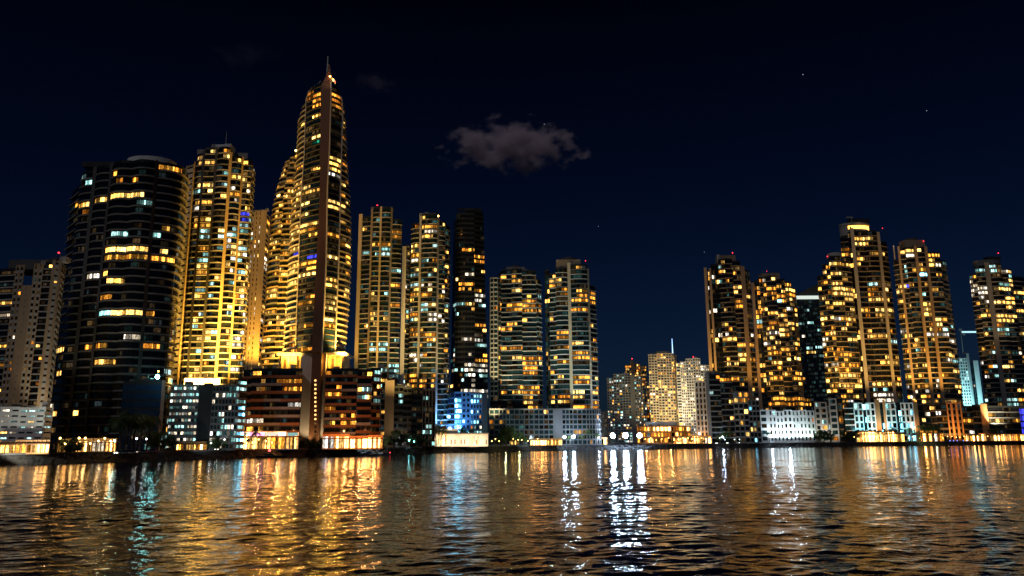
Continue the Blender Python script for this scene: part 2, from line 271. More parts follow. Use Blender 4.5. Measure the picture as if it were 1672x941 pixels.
def building(name, label, cat, Y, nodes, dy, kinds, tops, fpx, base=None, depth=26, ref=560, wall='concrete', rail='pale', glass='glass', p=.2, pal=MIX, seed=1, group=None, opts={}, bandup=True, nomax=100, spandrel=None, bodytop=0.9, dim=.38, alt='grey', clutter=True):
    r = random.Random(seed)
    if not isinstance(nodes, dict): nodes = {ref: nodes}
    n = len(dy)
    lv = sorted(nodes.items(), reverse=True)                   # bottom first (largest py)
    mid = [sum(l) / n for _, l in lv]
    zs = [P(m_, py, Y).z for (py, l), m_ in zip(lv, mid)]
    xs = [[P(l[i], py, Y + dy[i]).x for (py, l) in lv] for i in range(n)]
    taper = len(lv) > 1
    bz = GZ if base is None else P(mid[0], base, Y).z
    X0 = float(np.mean([x[0] for x in xs]))
    def node(i, z):
        x = float(np.interp(z, zs, xs[i])) if taper else xs[i][0]
        return (x - X0, dy[i])
    if not isinstance(tops, (list, tuple)): tops = [tops] * (n - 1)
    pm = mid[0]
    fh = P(pm, 600, Y).z - P(pm, 600 + fpx, Y).z
    root = thing(name, label, cat, (X0, Y, bz), group)
    wallm, railm, glassm = MATS[wall], MATS[rail], MATS[glass]
    spm = MATS[spandrel] if spandrel else railm
    body = MB(); wins = []; bals = []
    for e, kd in enumerate(kinds):
        o = dict(KIND[kd]); o.update(opts.get('all', {})); o.update(opts.get(e, {}))
        rr, bu, band, nw, pier = o['r'], o['bulge'], o['band'], o['nw'], o.get('pier', 0.12)
        ep, epal = o.get('p', p), o.get('pal', pal)
        eglass = MATS[o['glass']] if 'glass' in o else glassm
        ztop = P((nodes[lv[0][0]][e] + nodes[lv[0][0]][e + 1]) / 2 if not taper else float(np.interp(tops[e], [q[0] for q in reversed(lv)], [(q[1][e] + q[1][e + 1]) / 2 for q in reversed(lv)])), tops[e], Y).z
        ebz = P(pm, o['base'], Y).z if 'base' in o else bz
        nf = max(1, int(round((ztop - ebz) / fh)))
        efh = (ztop - ebz) / nf
        if kd in 'bfcg': fs = max(1.0, efh / 3.7); band *= min(1.5, fs)
        else: fs = 1.0
        bt = ztop + bodytop - bz
        # core
        na = nw * max(1, round(6 / nw)) if bu and nw else 1
        levels = [ebz] + [z for z in zs if ebz + 1 < z < ztop - 1] + [ztop + bodytop] if taper else [ebz, ztop + bodytop]
        rings = []
        for z in levels:
            a, b = node(e, z), node(e + 1, z)
            ring = [off(a, b, bu, t, rr) for t in ts(na)]
            yb = max(depth, max(q[1] for q in ring) + 2)
            kx = X0 / Y; rings.append(ring + [(b[0] + (yb - b[1]) * kx, yb), (a[0] + (yb - a[1]) * kx, yb)])
        mi = 1 if o.get('mat') else 0
        for z0, z1, r0, r1 in zip(levels, levels[1:], rings, rings[1:]):
            body.prism(r0, z0 - bz, z1 - bz, o.get('core', 3 if kd in 'bfcg' else o.get('mi', 0)), r1)
        # piers between windows
        if pier > 0.3 and nw and not taper:
            a, b = node(e, ebz), node(e + 1, ebz); L_ = math.hypot(b[0] - a[0], b[1] - a[1])
            for j in range(nw + 1):
                h = pier / 2 / L_; t0, t1 = max(0, j / nw - h), min(1, j / nw + h)
                body.prism([off(a, b, bu, t0, 0), off(a, b, bu, t1, 0), off(a, b, bu, t1, rr + .02), off(a, b, bu, t0, rr + .02)], ebz - bz, bt, o.get('mi', 0))
        cache = {}
        for k in range(nf):
            z0 = ebz + k * efh - bz; zz = z0 + bz
            a, b = node(e, zz), node(e + 1, zz); L_ = math.hypot(b[0] - a[0], b[1] - a[1])
            if L_ < 0.8: continue
            key = None if taper else 1
            sill = o.get('sill', 0.35 if band < 0.1 else (band if kd in 'ps' else 1.0 * fs)); head = o.get('head', 0.3 if kd in 'ps' else .62 * fs)
            # band: balcony slab with its parapet, or spandrel
            if band > 0 and (k > 0 or kd in 'ps'):
                if kd in 'bf':
                    if not (taper is False and 'bal' in cache):
                        q = MB(); na2 = 5 if bu else 1
                        O = [off(a, b, bu, t, 0) for t in ts(na2)]; I = [off(a, b, bu, t, rr + .05) for t in ts(na2)]; M = [off(a, b, bu, t, 0.16) for t in ts(na2)]
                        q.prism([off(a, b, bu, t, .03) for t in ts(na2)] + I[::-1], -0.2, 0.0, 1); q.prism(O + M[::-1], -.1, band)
                        cache['bal'] = q
                    bals.append((cache['bal'], z0, railm if r.random() < .68 else MATS[alt], L_ * (1.0 if dy[e] < 12 else .6)))
                    if taper: cache.pop('bal')
                else:
                    na2 = 5 if bu else 1; ins = 0.04 if pier > 0.3 else 0
                    O = [off(a, b, bu, t, ins) for t in ts(na2)]; I = [off(a, b, bu, t, rr + .02) for t in ts(na2)]
                    body.prism(O + I[::-1], z0 - 0.15, z0 + band - 0.15, 2)
            # windows
            floor_lit = None
            for j in range(nw):
                g = max(pier / 2, 0.08) / L_ + 0.002; t0, t1 = j / nw + g, (j + 1) / nw - g
                if t1 <= t0: continue
                nseg = max(1, round(6 / nw)) if bu else 1
                ring = [off(a, b, bu, t0 + (t1 - t0) * q / nseg, rr - 0.05) for q in range(nseg + 1)]
                cxl, cyl = ring[len(ring) // 2] if nseg > 1 else ((ring[0][0] + ring[1][0]) / 2, (ring[0][1] + ring[1][1]) / 2)
                px, py = proj((X0 + cxl, Y + cyl, bz + z0 + efh * .5))
                c = lit_choice(px, py, ep, epal, r)
                if c is None and floor_lit and r.random() < 0.4: c = floor_lit
                floor_lit = c
                if c is None and o.get('dim', dim) > r.random(): m = GLOWKEY[r.choice('EEH' if pal is not COOL else 'H')]  # some unlit panes glow faintly in place of reflections
                else: m = GLOWKEY[c] if c else eglass
                wk = ('w', j)
                if taper or wk not in cache:
                    q = MB(); u = 0
                    for s0, s1 in zip(ring, ring[1:]):
                        du = math.hypot(s1[0] - s0[0], s1[1] - s0[1])
                        q.poly([(s0[0], s0[1], sill), (s1[0], s1[1], sill), (s1[0], s1[1], efh - head), (s0[0], s0[1], efh - head)], 0, [(u, 0), (u + du, 0), (u + du, 1), (u, 1)]); u += du
                    cache[wk] = q
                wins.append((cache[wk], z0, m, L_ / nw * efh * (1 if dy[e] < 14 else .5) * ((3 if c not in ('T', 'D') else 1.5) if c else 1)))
                if taper: cache.pop(wk)
    if not taper and clutter:
        for e in sorted(range(n - 1), key=lambda q: tops[q])[:3]:
            a, b = node(e, 0), node(e + 1, 0); w_ = b[0] - a[0]
            if w_ < 3: continue
            z0 = P((nodes[lv[0][0]][e] + nodes[lv[0][0]][e + 1]) / 2, tops[e], Y).z + bodytop - bz
            x = a[0] + w_ * r.uniform(.15, .5); y = max(a[1], b[1]) + r.uniform(1.2, 3); sx = r.uniform(1.2, 3.2)
            q = MB(); q.box(x, x + sx, y, y + r.uniform(1.5, 4), z0 - .05, z0 + r.uniform(.9, 2.4)); q.build('roof_plant', r.choice(['dark_grey', 'concrete', 'grey']), root)
            if r.random() < .6:
                x = a[0] + w_ * r.uniform(.6, .95); h_ = r.uniform(2.5, 6.5); q = MB(); q.tube([(x, y, z0 - .05), (x, y, z0 + h_ * .6), (x, y, z0 + h_)], [.12, .09, .05], 5); q.build('aerial', 'dark_metal', root)
        lo = min(range(n - 1), key=lambda q: tops[q]); a, b = node(lo, 0), node(lo + 1, 0); z0 = P((nodes[lv[0][0]][lo] + nodes[lv[0][0]][lo + 1]) / 2, tops[lo], Y).z + bodytop - bz
    body.build('facade_wall', [wallm, MATS[opts.get('mat2', wall)], spm, MATS[opts.get('core', 'core_panel')]], root)
    # the hundred that show largest are parts, the rest one part
    def emit(recs, nm, getm, second=None):
        recs = sorted(recs, key=lambda q: -q[-1])
        cache = {}
        for rec in recs[:nomax]:
            q = rec[0]
            if id(q) not in cache:
                cache[id(q)] = q.mesh(nm, [getm(rec)] + ([second] if second else []))
            ob = link(nm, cache[id(q)], root, (0, 0, rec[1])); m = getm(rec)
            if cache[id(q)].materials[0] != m:
                ob.material_slots[0].link = 'OBJECT'; ob.material_slots[0].material = m
        rest = recs[nomax:]
        if rest:
            big = MB(); mats = [railm, second, MATS[alt]] if second else []
            for rec in rest:
                m = getm(rec)
                if m not in mats: mats.append(m)
                mi = mats.index(m); q = rec[0]; b0 = len(big.v); du = r.random() * 900
                big.v += [(x, y, z + rec[1]) for x, y, z in q.v]
                big.f += [tuple(i + b0 for i in f) for f in q.f]; big.mi += [1 if (second and w_) else mi for w_ in q.mi]; big.uv += [(u + du, v) for u, v in q.uv]
            tag(big.build(nm, mats, root), kind='stuff')
    emit(wins, 'window', lambda q: q[2])
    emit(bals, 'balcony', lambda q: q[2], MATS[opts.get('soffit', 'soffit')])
    root['_x0'] = X0
    return root
def part_box(root, name, px0, px1, py0, py1, Y, d, mat, sub=None):
    """a box part seen between px0..px1 (left, right) and py0..py1 (top, bottom) on the plane at Y, d deep"""
    a, b = P(px0, (py0 + py1) / 2, Y), P(px1, (py0 + py1) / 2, Y); m = (px0 + px1) / 2
    zt, zb = P(m, py0, Y).z, P(m, py1, Y).z
    L_ = root.location
    q = MB(); q.box(a.x - L_.x, b.x - L_.x, Y - L_.y, Y + d - L_.y, zb - L_.z, zt - L_.z)
    return q.build(name, mat, sub or root) if not sub else q.build(name, mat, sub)
def part_drum(root, name, px0, px1, py0, py1, Y, mat, n=24, flat=1.0):
    a, b = P(px0, py1, Y), P(px1, py1, Y); m = (px0 + px1) / 2
    zt, zb = P(m, py0, Y).z, P(m, py1, Y).z; L_ = root.location; rad = (b.x - a.x) / 2; cx = (a.x + b.x) / 2
    q = MB(); q.prism([(cx - L_.x + rad * math.cos(2 * math.pi * i / n), Y + rad * flat - L_.y + rad * flat * math.sin(2 * math.pi * i / n)) for i in range(n)], zb - L_.z, zt - L_.z)
    return q.build(name, mat, root)
def part_pole(root, name, px, py0, py1, Y, r0, r1, mat):
    a, b = P(px, py1, Y), P(px, py0, Y); L_ = root.location
    q = MB(); q.tube([(a.x - L_.x, Y - L_.y, a.z - L_.z), (a.x - L_.x, Y - L_.y, (a.z + b.z) / 2 - L_.z), (a.x - L_.x, Y - L_.y, b.z - L_.z)], [r0, (r0 + r1) / 2, r1], 6)
    return q.build(name, mat, root)
def part_ball(root, name, px, py, Y, rad, mat):
    a = P(px, py, Y); L_ = root.location
    q = MB(); q.ball((a.x - L_.x, Y - L_.y, a.z - L_.z), rad)
    return q.build(name, mat, root)
def spot(px, py, Y, tx, ty, tY, W, col, ang=70, rad=0.6, blend=.6):  # facade flood, or added fill spot standing in for street light
    d = bpy.data.lights.new('flood_or_fill', 'SPOT'); d.energy = W; d.color = col; d.spot_size = R(ang); d.spot_blend = blend; d.shadow_soft_size = rad
    o = bpy.data.objects.new('flood_or_fill', d); COL.objects.link(o); o.location = P(px, py, Y); o.location.z = max(o.location.z, GZ + 1.2)
    o.rotation_euler = (P(tx, ty, tY) - o.location).to_track_quat('-Z', 'Y').to_euler()
    return o
def bulb(px, py, Y, W, col, rad=0.5):
    d = bpy.data.lights.new('lamp_light', 'POINT'); d.energy = W; d.color = col; d.shadow_soft_size = rad
    o = bpy.data.objects.new('lamp_light', d); COL.objects.link(o); o.location = P(px, py, Y); o.location.z = max(o.location.z, GZ + 1.2)
    return o

# ------------------------------------------------------------------ buildings, left to right
bld = building
def gpy(px, Y, z=GZ):
    """image row of the ground at that column and distance"""
    lo, hi = 600, 900
    for _ in range(30):
        m = (lo + hi) / 2
        if P(px, m, Y).z > z: lo = m
        else: hi = m
    return lo
TOWER = 'apartment tower'
A = bld('apartment_tower', 'shadowy tower with thin pale balcony lines, nearest the photo\'s left edge', TOWER, 345, [-45, 12, 26, 42, 58, 72, 88, 95], [4, 0, -1, -1, 0, 0, 1, 14], ['f', 'p', 's', 'p', 'f', 's', 's'], [440, 436, 470, 434, 430, 428, 434], 10.5, ref=550, wall='tan', rail='concrete', glass='glass_black', p=.05, pal=WARM, seed=3, opts={1: dict(nw=2), 3: dict(nw=2), 2: dict(pier=4.2, band=1.8), 5: dict(pier=2.6, band=1.8)})
part_box(A, 'roof_block', 14, 80, 424, 440, 352, 14, 'dark_grey'); part_ball(A, 'beacon', 96, 413, 350, 0.43, 'red_lamp')
part_pole(A, 'mast', 96, 414, 440, 350, .15, .1, 'dark_metal')
bld('office_block', 'white framed low office with rows of cold lit windows below the shadowy tower', 'office building', 305, [-80, 0, 30, 57, 72, 85], [0, 0, 0, 0, 0, 8], ['p'] * 5, [668, 668, 669, 668, 668], 8.6, ref=690, wall='white', rail='white', glass='glass_teal', p=.5, pal={'P': 4, 'C': 3, 'W': 1}, seed=5, depth=14, opts={0: dict(nw=5), 1: dict(nw=2), 2: dict(nw=2), 3: dict(nw=1), 4: dict(nw=1)})
B = bld('apartment_tower', 'broad curved near-black tower with a flat disc canopy on its roof', TOWER, 378, [100, 114, 134, 140, 162, 166, 200, 238, 244, 284, 298], [22, 10, 5, 4, 1, 0, -2, -1, 1, 8, 24], ['f', 'b', 'w', 'b', 'w', 'b', 'b', 'w', 'b', 'b'], [292, 274, 270, 270, 268, 267, 266, 265, 265, 264], 13.4, ref=450, wall='dark_grey', rail='grey', glass='glass_black', p=.03, dim=.12, pal=MIX, seed=11, depth=40, opts={'all': dict(band=.5), 5: dict(nw=3, bulge=2.2), 6: dict(nw=3, bulge=2.2), 8: dict(nw=3), 0: dict(p=.12), 9: dict(p=.2, pal={'C': 3, 'W': 2})})
part_drum(B, 'canopy_disc', 194, 272, 254, 263, 384, 'white', 36, .8); part_drum(B, 'roof_drum', 205, 262, 261, 270, 388, 'dark_grey', 24, .8)
part_box(B, 'roof_block', 134, 190, 264, 272, 392, 12, 'charcoal')
GB = bld('glass_building', 'dark blue glass box with a cyan lamp on its roof and a pale side fin', 'office building', 352, [197, 218, 240, 261, 267], [1, 0, 0, 0, 3], ['g', 'g', 'g', 'w'], [626, 626, 626, 624], 14, ref=670, wall='concrete', rail='charcoal', glass='glass_blue', p=.0, dim=0, seed=13, depth=16, opts={'all': dict(band=0, pier=.1), 'mat2': 'charcoal', 0: dict(mi=1), 1: dict(mi=1), 2: dict(mi=1, p=.06, pal={'C': 1, 'T': 4})})
part_box(GB, 'roof_rail', 230, 262, 619, 624, 353, .1, 'dark_metal'); part_pole(GB, 'lamp_post', 257, 617, 626, 356, .12, .1, 'dark_metal'); part_ball(GB, 'roof_lamp', 257, 615.5, 356, .95, 'lamp_cyan'); part_ball(GB, 'beacon', 258.5, 606.5, 357, .35, 'lamp_orange')
part_pole(GB, 'mast', 258.5, 607, 624, 357, .1, .06, 'dark_metal')
C_ = bld('apartment_tower', 'tower with a pale slab and two masts on its roof, gold lit stone fin', TOWER, 432, [290, 303, 306, 316, 320, 337, 341, 361, 366, 383, 386, 401, 406], [8, 4, 6, 2, 0, 0, -1, -1, 0, 2, 3, 5, 16], ['s', 'w', 'b', 'w', 'f', 'w', 'b', 'w', 'b', 'w', 'b', 'b'], [266, 262, 250, 246, 243, 243, 243, 252, 256, 256, 258, 264], 10.3, ref=450, wall='gold_stone', rail='pale', glass='glass', p=.25, pal=MIX, seed=17, depth=24, opts={0: dict(band=2.2, pier=1.6, p=.12, pal={'P': 1, 'W': 1}), 4: dict(band=.3, r=.4), 'mat2': 'dark_grey', 3: dict(mi=1), 4: dict(mi=1, band=.3, r=.4), 5: dict(mi=1)})
part_box(C_, 'roof_slab', 346, 374, 236, 258, 434, 3, 'white'); part_box(C_, 'roof_fin', 366, 376, 235, 262, 433, 8, 'white'); part_box(C_, 'penthouse', 322, 344, 244, 252, 440, 10, 'concrete')
part_box(C_, 'screen_wall', 376, 404, 250, 262, 439, .6, 'concrete')
part_pole(C_, 'mast', 345, 222, 244, 436, .22, .1, 'dark_metal'); part_pole(C_, 'mast', 368.5, 215, 240, 436, .25, .1, 'pale')
q = part_box(C_, 'lobby_glazing', 301, 332, 618, 630, 428, 1, 'lobby'); q = part_box(C_, 'lobby_glazing', 334, 358, 618.5, 630, 428, 1, 'lobby')
bld('office_block', 'pale office block with two banks of cold white windows around a dark strip', 'office building', 378, [275, 322, 344, 388, 402], [0, 0, 0, 0, 6], ['p', 'w', 'p', 'f'], [631, 631, 631, 620], 10.6, ref=680, wall='grey', rail='grey', glass='glass_teal', p=.6, pal={'C': 4, 'P': 4, 'T': 1}, seed=19, depth=14, opts={0: dict(nw=9, p=.72, band=1.5, pier=.3), 2: dict(nw=8, p=.35, band=.9, pier=.35), 3: dict(p=.8, pal={'I': 1, 'C': 2}, nw=1), 'mat2': 'charcoal', 1: dict(mi=1)})
D_ = bld('apartment_tower', 'beige slab tower with paired square windows, between the two mast and sail towers', TOWER, 545, [393, 406, 418, 426, 432], [3, 0, 0, 0, 12], ['p', 'p', 'w', 's'], [348, 346, 345, 349], 8.2, ref=520, wall='gold_stone', rail='gold_stone', glass='glass', p=.3, pal={'W': 3, 'P': 4, 'A': 1}, seed=23, depth=20, opts={0: dict(nw=2, pier=2.2), 1: dict(nw=2, pier=2.0)})
part_box(D_, 'roof_block', 404, 428, 343, 350, 552, 8, 'gold_stone')
# the sail-shaped tower
YE = 430
E = bld('sail_tower', 'tallest tower, sail shaped, with a brown fin up its prow and a spire', 'skyscraper', YE, {
 114: [536, 536, 536, 538, 538, 538], 131: [527, 528, 532.5, 540.5, 543, 543], 150: [504, 504, 523.5, 540.8, 553, 554], 162: [496, 500, 523.2, 540.8, 558.5, 560], 185: [487, 499, 523, 540, 560, 564],
 252: [483.5, 497, 522, 538, 557.5, 568.5], 302: [478.5, 493, 522, 535, 556, 572], 364: [473.5, 490, 520, 534, 555, 575], 430: [469.5, 488, 516, 532.5, 553, 574.5], 500: [466, 485, 512.5, 529.5, 550, 571], 577: [461, 482, 509, 526, 547, 564]},
 [14, 2, -7, -7, 1, 14], ['b', 'c', 'w', 'c', 'b'], [160, 141, 116, 133, 158], 9.7, base=577, wall='gold_stone', rail='pale', glass='glass_blue', p=.25, pal=GOLD, seed=29, depth=30, spandrel='dark_grey', bodytop=.5,
 opts={0: dict(nw=2, p=.42, band=.8), 1: dict(bulge=.6, band=.45, nw=2, p=.1), 2: dict(mi=1), 3: dict(bulge=.8, band=.35, nw=1, p=.14), 4: dict(nw=2, p=.4, band=.8), 'mat2': 'fin_brown'})
part_pole(E, 'spire', 534.2, 92, 124, YE - 3, .55, .25, 'white'); part_ball(E, 'crown_lamp', 538.8, 125, YE - 9, .5, 'lamp_orange'); part_ball(E, 'beacon', 547, 134, YE - 4, .4, 'red_lamp')
SAIL = [(577, 482, 526, 547), (500, 485, 529.5, 550), (430, 488, 532.5, 553), (364, 490, 534, 555), (302, 493, 535, 556), (252, 497, 538, 557.5), (185, 499, 540, 560), (162, 500, 540.8, 558.5), (150, 504, 540.8, 553), (133, 524, 540.5, 543.5)]
for col, yo, rad in ((1, 1.4, .35), (2, -7.3, .4), (3, .3, .4)):
    q = MB(); q.tube([tuple(P(a[col], a[0], YE + yo) - E.location) for a in SAIL], [rad] * len(SAIL), 6); q.build('edge_rib', 'pale', E)
def to_ground(root, name, px0, px1, py0, Y, d, mat):
    return part_box(root, name, px0, px1, py0, gpy((px0 + px1) / 2, Y), Y, d, mat)
to_ground(E, 'pylon_wall', 488.5, 529.5, 577, YE - 2, 14, 'pale'); fin = to_ground(E, 'pylon', 506.5, 522, 577, YE - 7, 5.2, 'fin_brown')
for k in range(14):
    part_box(E, 'pylon_light', 513.4, 516.4, 620 + k * 7, 623 + k * 7, YE - 7.15, .1, 'band_warm' if k < 10 else 'win_D')
part_box(E, 'transfer_storey', 455, 491, 580, 604, YE + 2, 18, 'gold_stone'); part_box(E, 'transfer_storey', 530, 560, 580, 604, YE + 2, 18, 'gold_stone')
part_box(E, 'transfer_slab', 452, 564, 575.5, 580, YE - 1, 22, 'pale')
for a in (459, 470, 482, 536, 546, 556): part_box(E, 'column', a, a + 2, 580, 604, YE + .4, 1.2, 'gold_stone')
for a in (463, 541): part_box(E, 'doorway', a, a + 4, 586, 604, YE + 1.9, .2, 'fin_brown')
F = bld('sail_wing_tower', 'rounded gold lit balcony tower tucked beside the tall sail tower', TOWER, 468, {
 246: [474, 479, 485], 252: [470, 476, 485], 268: [462.5, 471, 484], 296: [453, 466, 483], 327: [445.5, 462, 482], 364: [441, 460, 480], 436: [436, 456, 478], 500: [432, 452, 474], 604: [423, 446, 466]},
 [9, 1, 1], ['b', 'b'], [254, 250], 9.2, base=604, wall='gold_stone', rail='gold_stone', glass='glass', p=.36, pal=GOLD, seed=31, depth=24, opts={'all': dict(nw=3, band=.85)})
part_ball(F, 'roof_lamp', 483, 246, 462, .6, 'lamp_warm')
# brown podium terraces
bld('terrace_block', 'brown stepped balcony podium beside the pale pylon, pink signs below', 'podium building', 408, [379, 392, 408, 430, 458, 490], [8, 1, 0, 0, 0, 0], ['f', 'f', 'f', 'f', 'f'], [640, 606, 604, 604, 604], 12.3, ref=660, wall='brown', rail='brown', glass='glass_black', p=.07, pal={'A': 3, 'W': 3, 'D': 4, 'P': 1}, seed=37, depth=22, opts={'all': dict(r=1.6, band=1.15, nw=3, pier=.12)})
bld('terrace_block', 'brown balcony podium below the teal towers, on the pylon\'s other side', 'podium building', 410, [529, 556, 582, 606, 623], [0, 0, 0, 1, 5], ['f', 'f', 'f', 'f'], [604, 604, 605, 602], 12.0, ref=660, wall='brown', rail='brown', glass='glass_black', p=.09, pal={'A': 4, 'W': 2, 'D': 4, 'C': .6}, seed=39, depth=22, opts={'all': dict(r=1.6, band=1.15, nw=3, pier=.12)})
H = bld('apartment_tower', 'tall teal glazed tower with a red roof lamp, first beside the sail tower', TOWER, 535, [582, 588, 602, 605, 617, 620, 635, 638, 654], [6, 5, 3, -1, -1.5, -1.5, -1, 2, 4], ['w', 'f', 'w', 'b', 'w', 'b', 'w', 'b'], [348, 352, 343, 341, 340, 341, 340, 358], 8.4, ref=480, wall='beige', rail='pale', glass='glass_teal', p=.1, pal={'C': 3, 'W': 3, 'A': 2, 'T': 5}, seed=41, depth=22, opts={'all': dict()})
part_box(H, 'roof_block', 606, 640, 338, 344, 541, 8, 'concrete'); part_pole(H, 'mast', 616, 337, 344, 540, .15, .1, 'dark_metal'); part_ball(H, 'beacon', 616, 336, 540, 0.68, 'red_lamp')
I_ = bld('apartment_tower', 'teal glazed tower with a boxy grey roof and a thin white slab at its side', TOWER, 540, [655.5, 662, 669, 683, 686.5, 698, 713, 716, 727, 735], [2, 2, 6, 2, 0, -2, -2, 0, 3, 12], ['w', 'f', 'b', 'w', 'b', 'b', 'w', 'b', 'b'], [403, 400, 364, 354, 352, 352, 358, 362, 366], 8.4, ref=480, wall='pale', rail='pale', glass='glass_teal', p=.22, pal={'C': 3, 'W': 4, 'A': 3, 'T': 5, 'P': 2}, seed=43, depth=22)
part_box(I_, 'roof_block', 685, 712, 348, 356, 544, 9, 'concrete'); part_ball(I_, 'roof_lamp', 715.5, 353, 541, .6, 'lamp_orange'); part_pole(I_, 'lamp_post', 715.5, 354, 360, 541, .12, .1, 'dark_metal')
bld('mixed_block', 'dark mid-rise block with a brown end wall, under the teal towers', 'office building', 505, [628, 643, 658, 672, 690, 711], [4, 0, 0, 0, 2, 7], ['w', 'g', 'g', 'g', 'p'], [623, 632, 634, 636, 637], 9.5, ref=670, wall='tan', rail='concrete', glass='glass_black', p=.05, pal={'W': 1, 'C': 1, 'A': 1, 'T': 3}, seed=47, depth=18, spandrel='charcoal', opts={'mat2': 'dark_grey', 1: dict(mi=1, band=.4), 2: dict(mi=1, band=.4), 3: dict(mi=1, band=.5), 4: dict(nw=4, p=.12, pal={'C': 2, 'P': 1}, band=1.1, pier=.5, mi=0)})
bld('office_block', 'blue lit office cube with columns of glowing icy windows below the black glass tower', 'office building', 548, [711, 719, 730, 742, 754, 768, 787, 796], [4, 0, 0, 0, 0, 0, 0, 6], ['s', 's', 'g', 's', 'p', 'p', 'w'], [641, 641, 642, 642, 642, 644, 644], 8.4, ref=675, wall='blue_wall', rail='blue_wall', glass='glass_blue', p=.1, pal=COOL, seed=53, depth=18, opts={0: dict(p=1, pal={'I': 1}), 1: dict(p=.93, pal={'I': 1}), 2: dict(p=.1, band=.5, pal={'I': 1}), 3: dict(p=.97, pal={'I': 1}), 4: dict(nw=2, p=.12, band=1.6, pier=1.4, pal={'I': 1, 'T': 2}), 5: dict(nw=4, p=.38, pal={'C': 2, 'I': 2, 'P': 1, 'A': .4})})
J = bld('glass_tower', 'black glass tower with a sloping top edge and few lights', 'office tower', 562, {342: [741, 745, 760, 774, 789], 500: [738, 744, 759, 775, 793], 648: [735, 741, 758, 776, 797]}, [10, 2, 0, 0, 4], ['g', 'g', 'g', 'g'], [358, 349, 342, 345], 8.4, wall='charcoal', rail='charcoal', glass='glass_black', p=.07, pal={'P': 2, 'C': 2, 'W': 2, 'A': 2, 'T': 5}, dim=.08, seed=59, depth=26, opts={'all': dict(band=.3, nw=3)})
part_box(J, 'roof_screen', 747, 786, 340, 345, 570, .5, 'charcoal')
PV = bld('pavilion', 'long cream waterside pavilion wall, brightly lit, below the blue office cube', 'pavilion', 528, [698, 714, 730, 748, 766, 782, 797], [0] * 7, ['w', 'p', 'w', 'w', 'p', 'w'], [708, 703, 703, 709, 709, 709], 20, ref=716, wall='paint', rail='paint', glass='glass', p=.5, pal={'S': 1}, seed=61, clutter=False, depth=12, opts={'all': dict(pier=3.4, head=1.5), 1: dict(nw=4, pier=.8), 4: dict(nw=5, pier=.8)})
for a in (704, 736, 742, 752, 758, 777, 793): part_box(PV, 'doorway', a, a + 1.8, 718, 725.5, 527.9, .2, 'fin_brown')
for a in (730.5, 748, 766.5, 782): part_box(PV, 'pilaster', a - .35, a + .35, 709.5, 725.8, 527.6, .38, 'paint')
part_box(PV, 'eave', 697, 798, 708, 709.4, 526.6, 1.6, 'concrete')
K = bld('apartment_tower', 'wide twin tower with a stone grid edge and gold rows, beside the black glass tower', TOWER, 640, [800, 806, 813, 818, 836, 853, 877, 886], [6, 4, 4, 1, 0, -1, -1, 8], ['s', 's', 'f', 'f', 'f', 'b', 'f'], [453, 453, 446, 441, 440, 443, 456], 8.0, ref=560, wall='beige', rail='pale', glass='glass_teal', p=.2, pal={'A': 5, 'W': 4, 'T': 4, 'C': 1, 'D': 2}, seed=67, depth=26, opts={0: dict(p=.04), 1: dict(p=.04), 3: dict(nw=2), 5: dict(nw=3)})
part_box(K, 'roof_block', 826, 857, 436, 444, 648, 10, 'concrete'); part_drum(K, 'roof_drum', 833, 850, 433, 437, 650, 'dark_grey'); part_pole(K, 'mast', 826, 432, 446, 648, .15, .1, 'dark_metal'); part_pole(K, 'mast', 856, 432, 446, 648, .15, .1, 'dark_metal')
L_t = bld('apartment_tower', 'slimmer of the waterside twins, with a stepped crown, standing next to the open sky', TOWER, 642, [891, 898, 909, 929, 934, 962, 965, 976], [6, 3, 1, 0, -1, -1, 1, 9], ['g', 'f', 'b', 'w', 'b', 'w', 'f'], [440, 447, 438, 431, 434, 440, 466], 8.0, ref=560, wall='beige', rail='pale', glass='glass_teal', p=.22, pal={'A': 5, 'W': 4, 'T': 4, 'D': 2}, seed=71, depth=26, opts={0: dict(pal={'T': 3, 'W': 1}), 4: dict(nw=3, bulge=2)})
part_box(L_t, 'crown_block', 909, 948, 424, 438, 646, 12, 'beige'); part_drum(L_t, 'crown_drum', 915, 942, 420, 425, 648, 'dark_grey'); part_ball(L_t, 'beacon', 956, 426, 650, 0.43, 'red_lamp'); part_pole(L_t, 'mast', 956, 427, 442, 650, .15, .1, 'dark_metal')
bld('podium_block', 'long gridded stone podium joining the waterside twins at their feet', 'podium building', 624, [799, 807, 815, 832, 856, 880, 904, 918, 936, 958, 972, 981], [0, 0, 0, 1, 1, 1, 1, 0, 0, 1, 1, 5], ['s', 's', 'p', 'p', 'p', 'p', 'w', 'p', 'p', 'p', 'p'], [669] * 11, 8.4, ref=695, wall='grey', rail='grey', glass='glass_teal', p=.1, pal={'W': 3, 'A': 3, 'T': 6, 'G': .5}, seed=73, depth=14, opts={'all': dict(pier=.7, band=.9)})
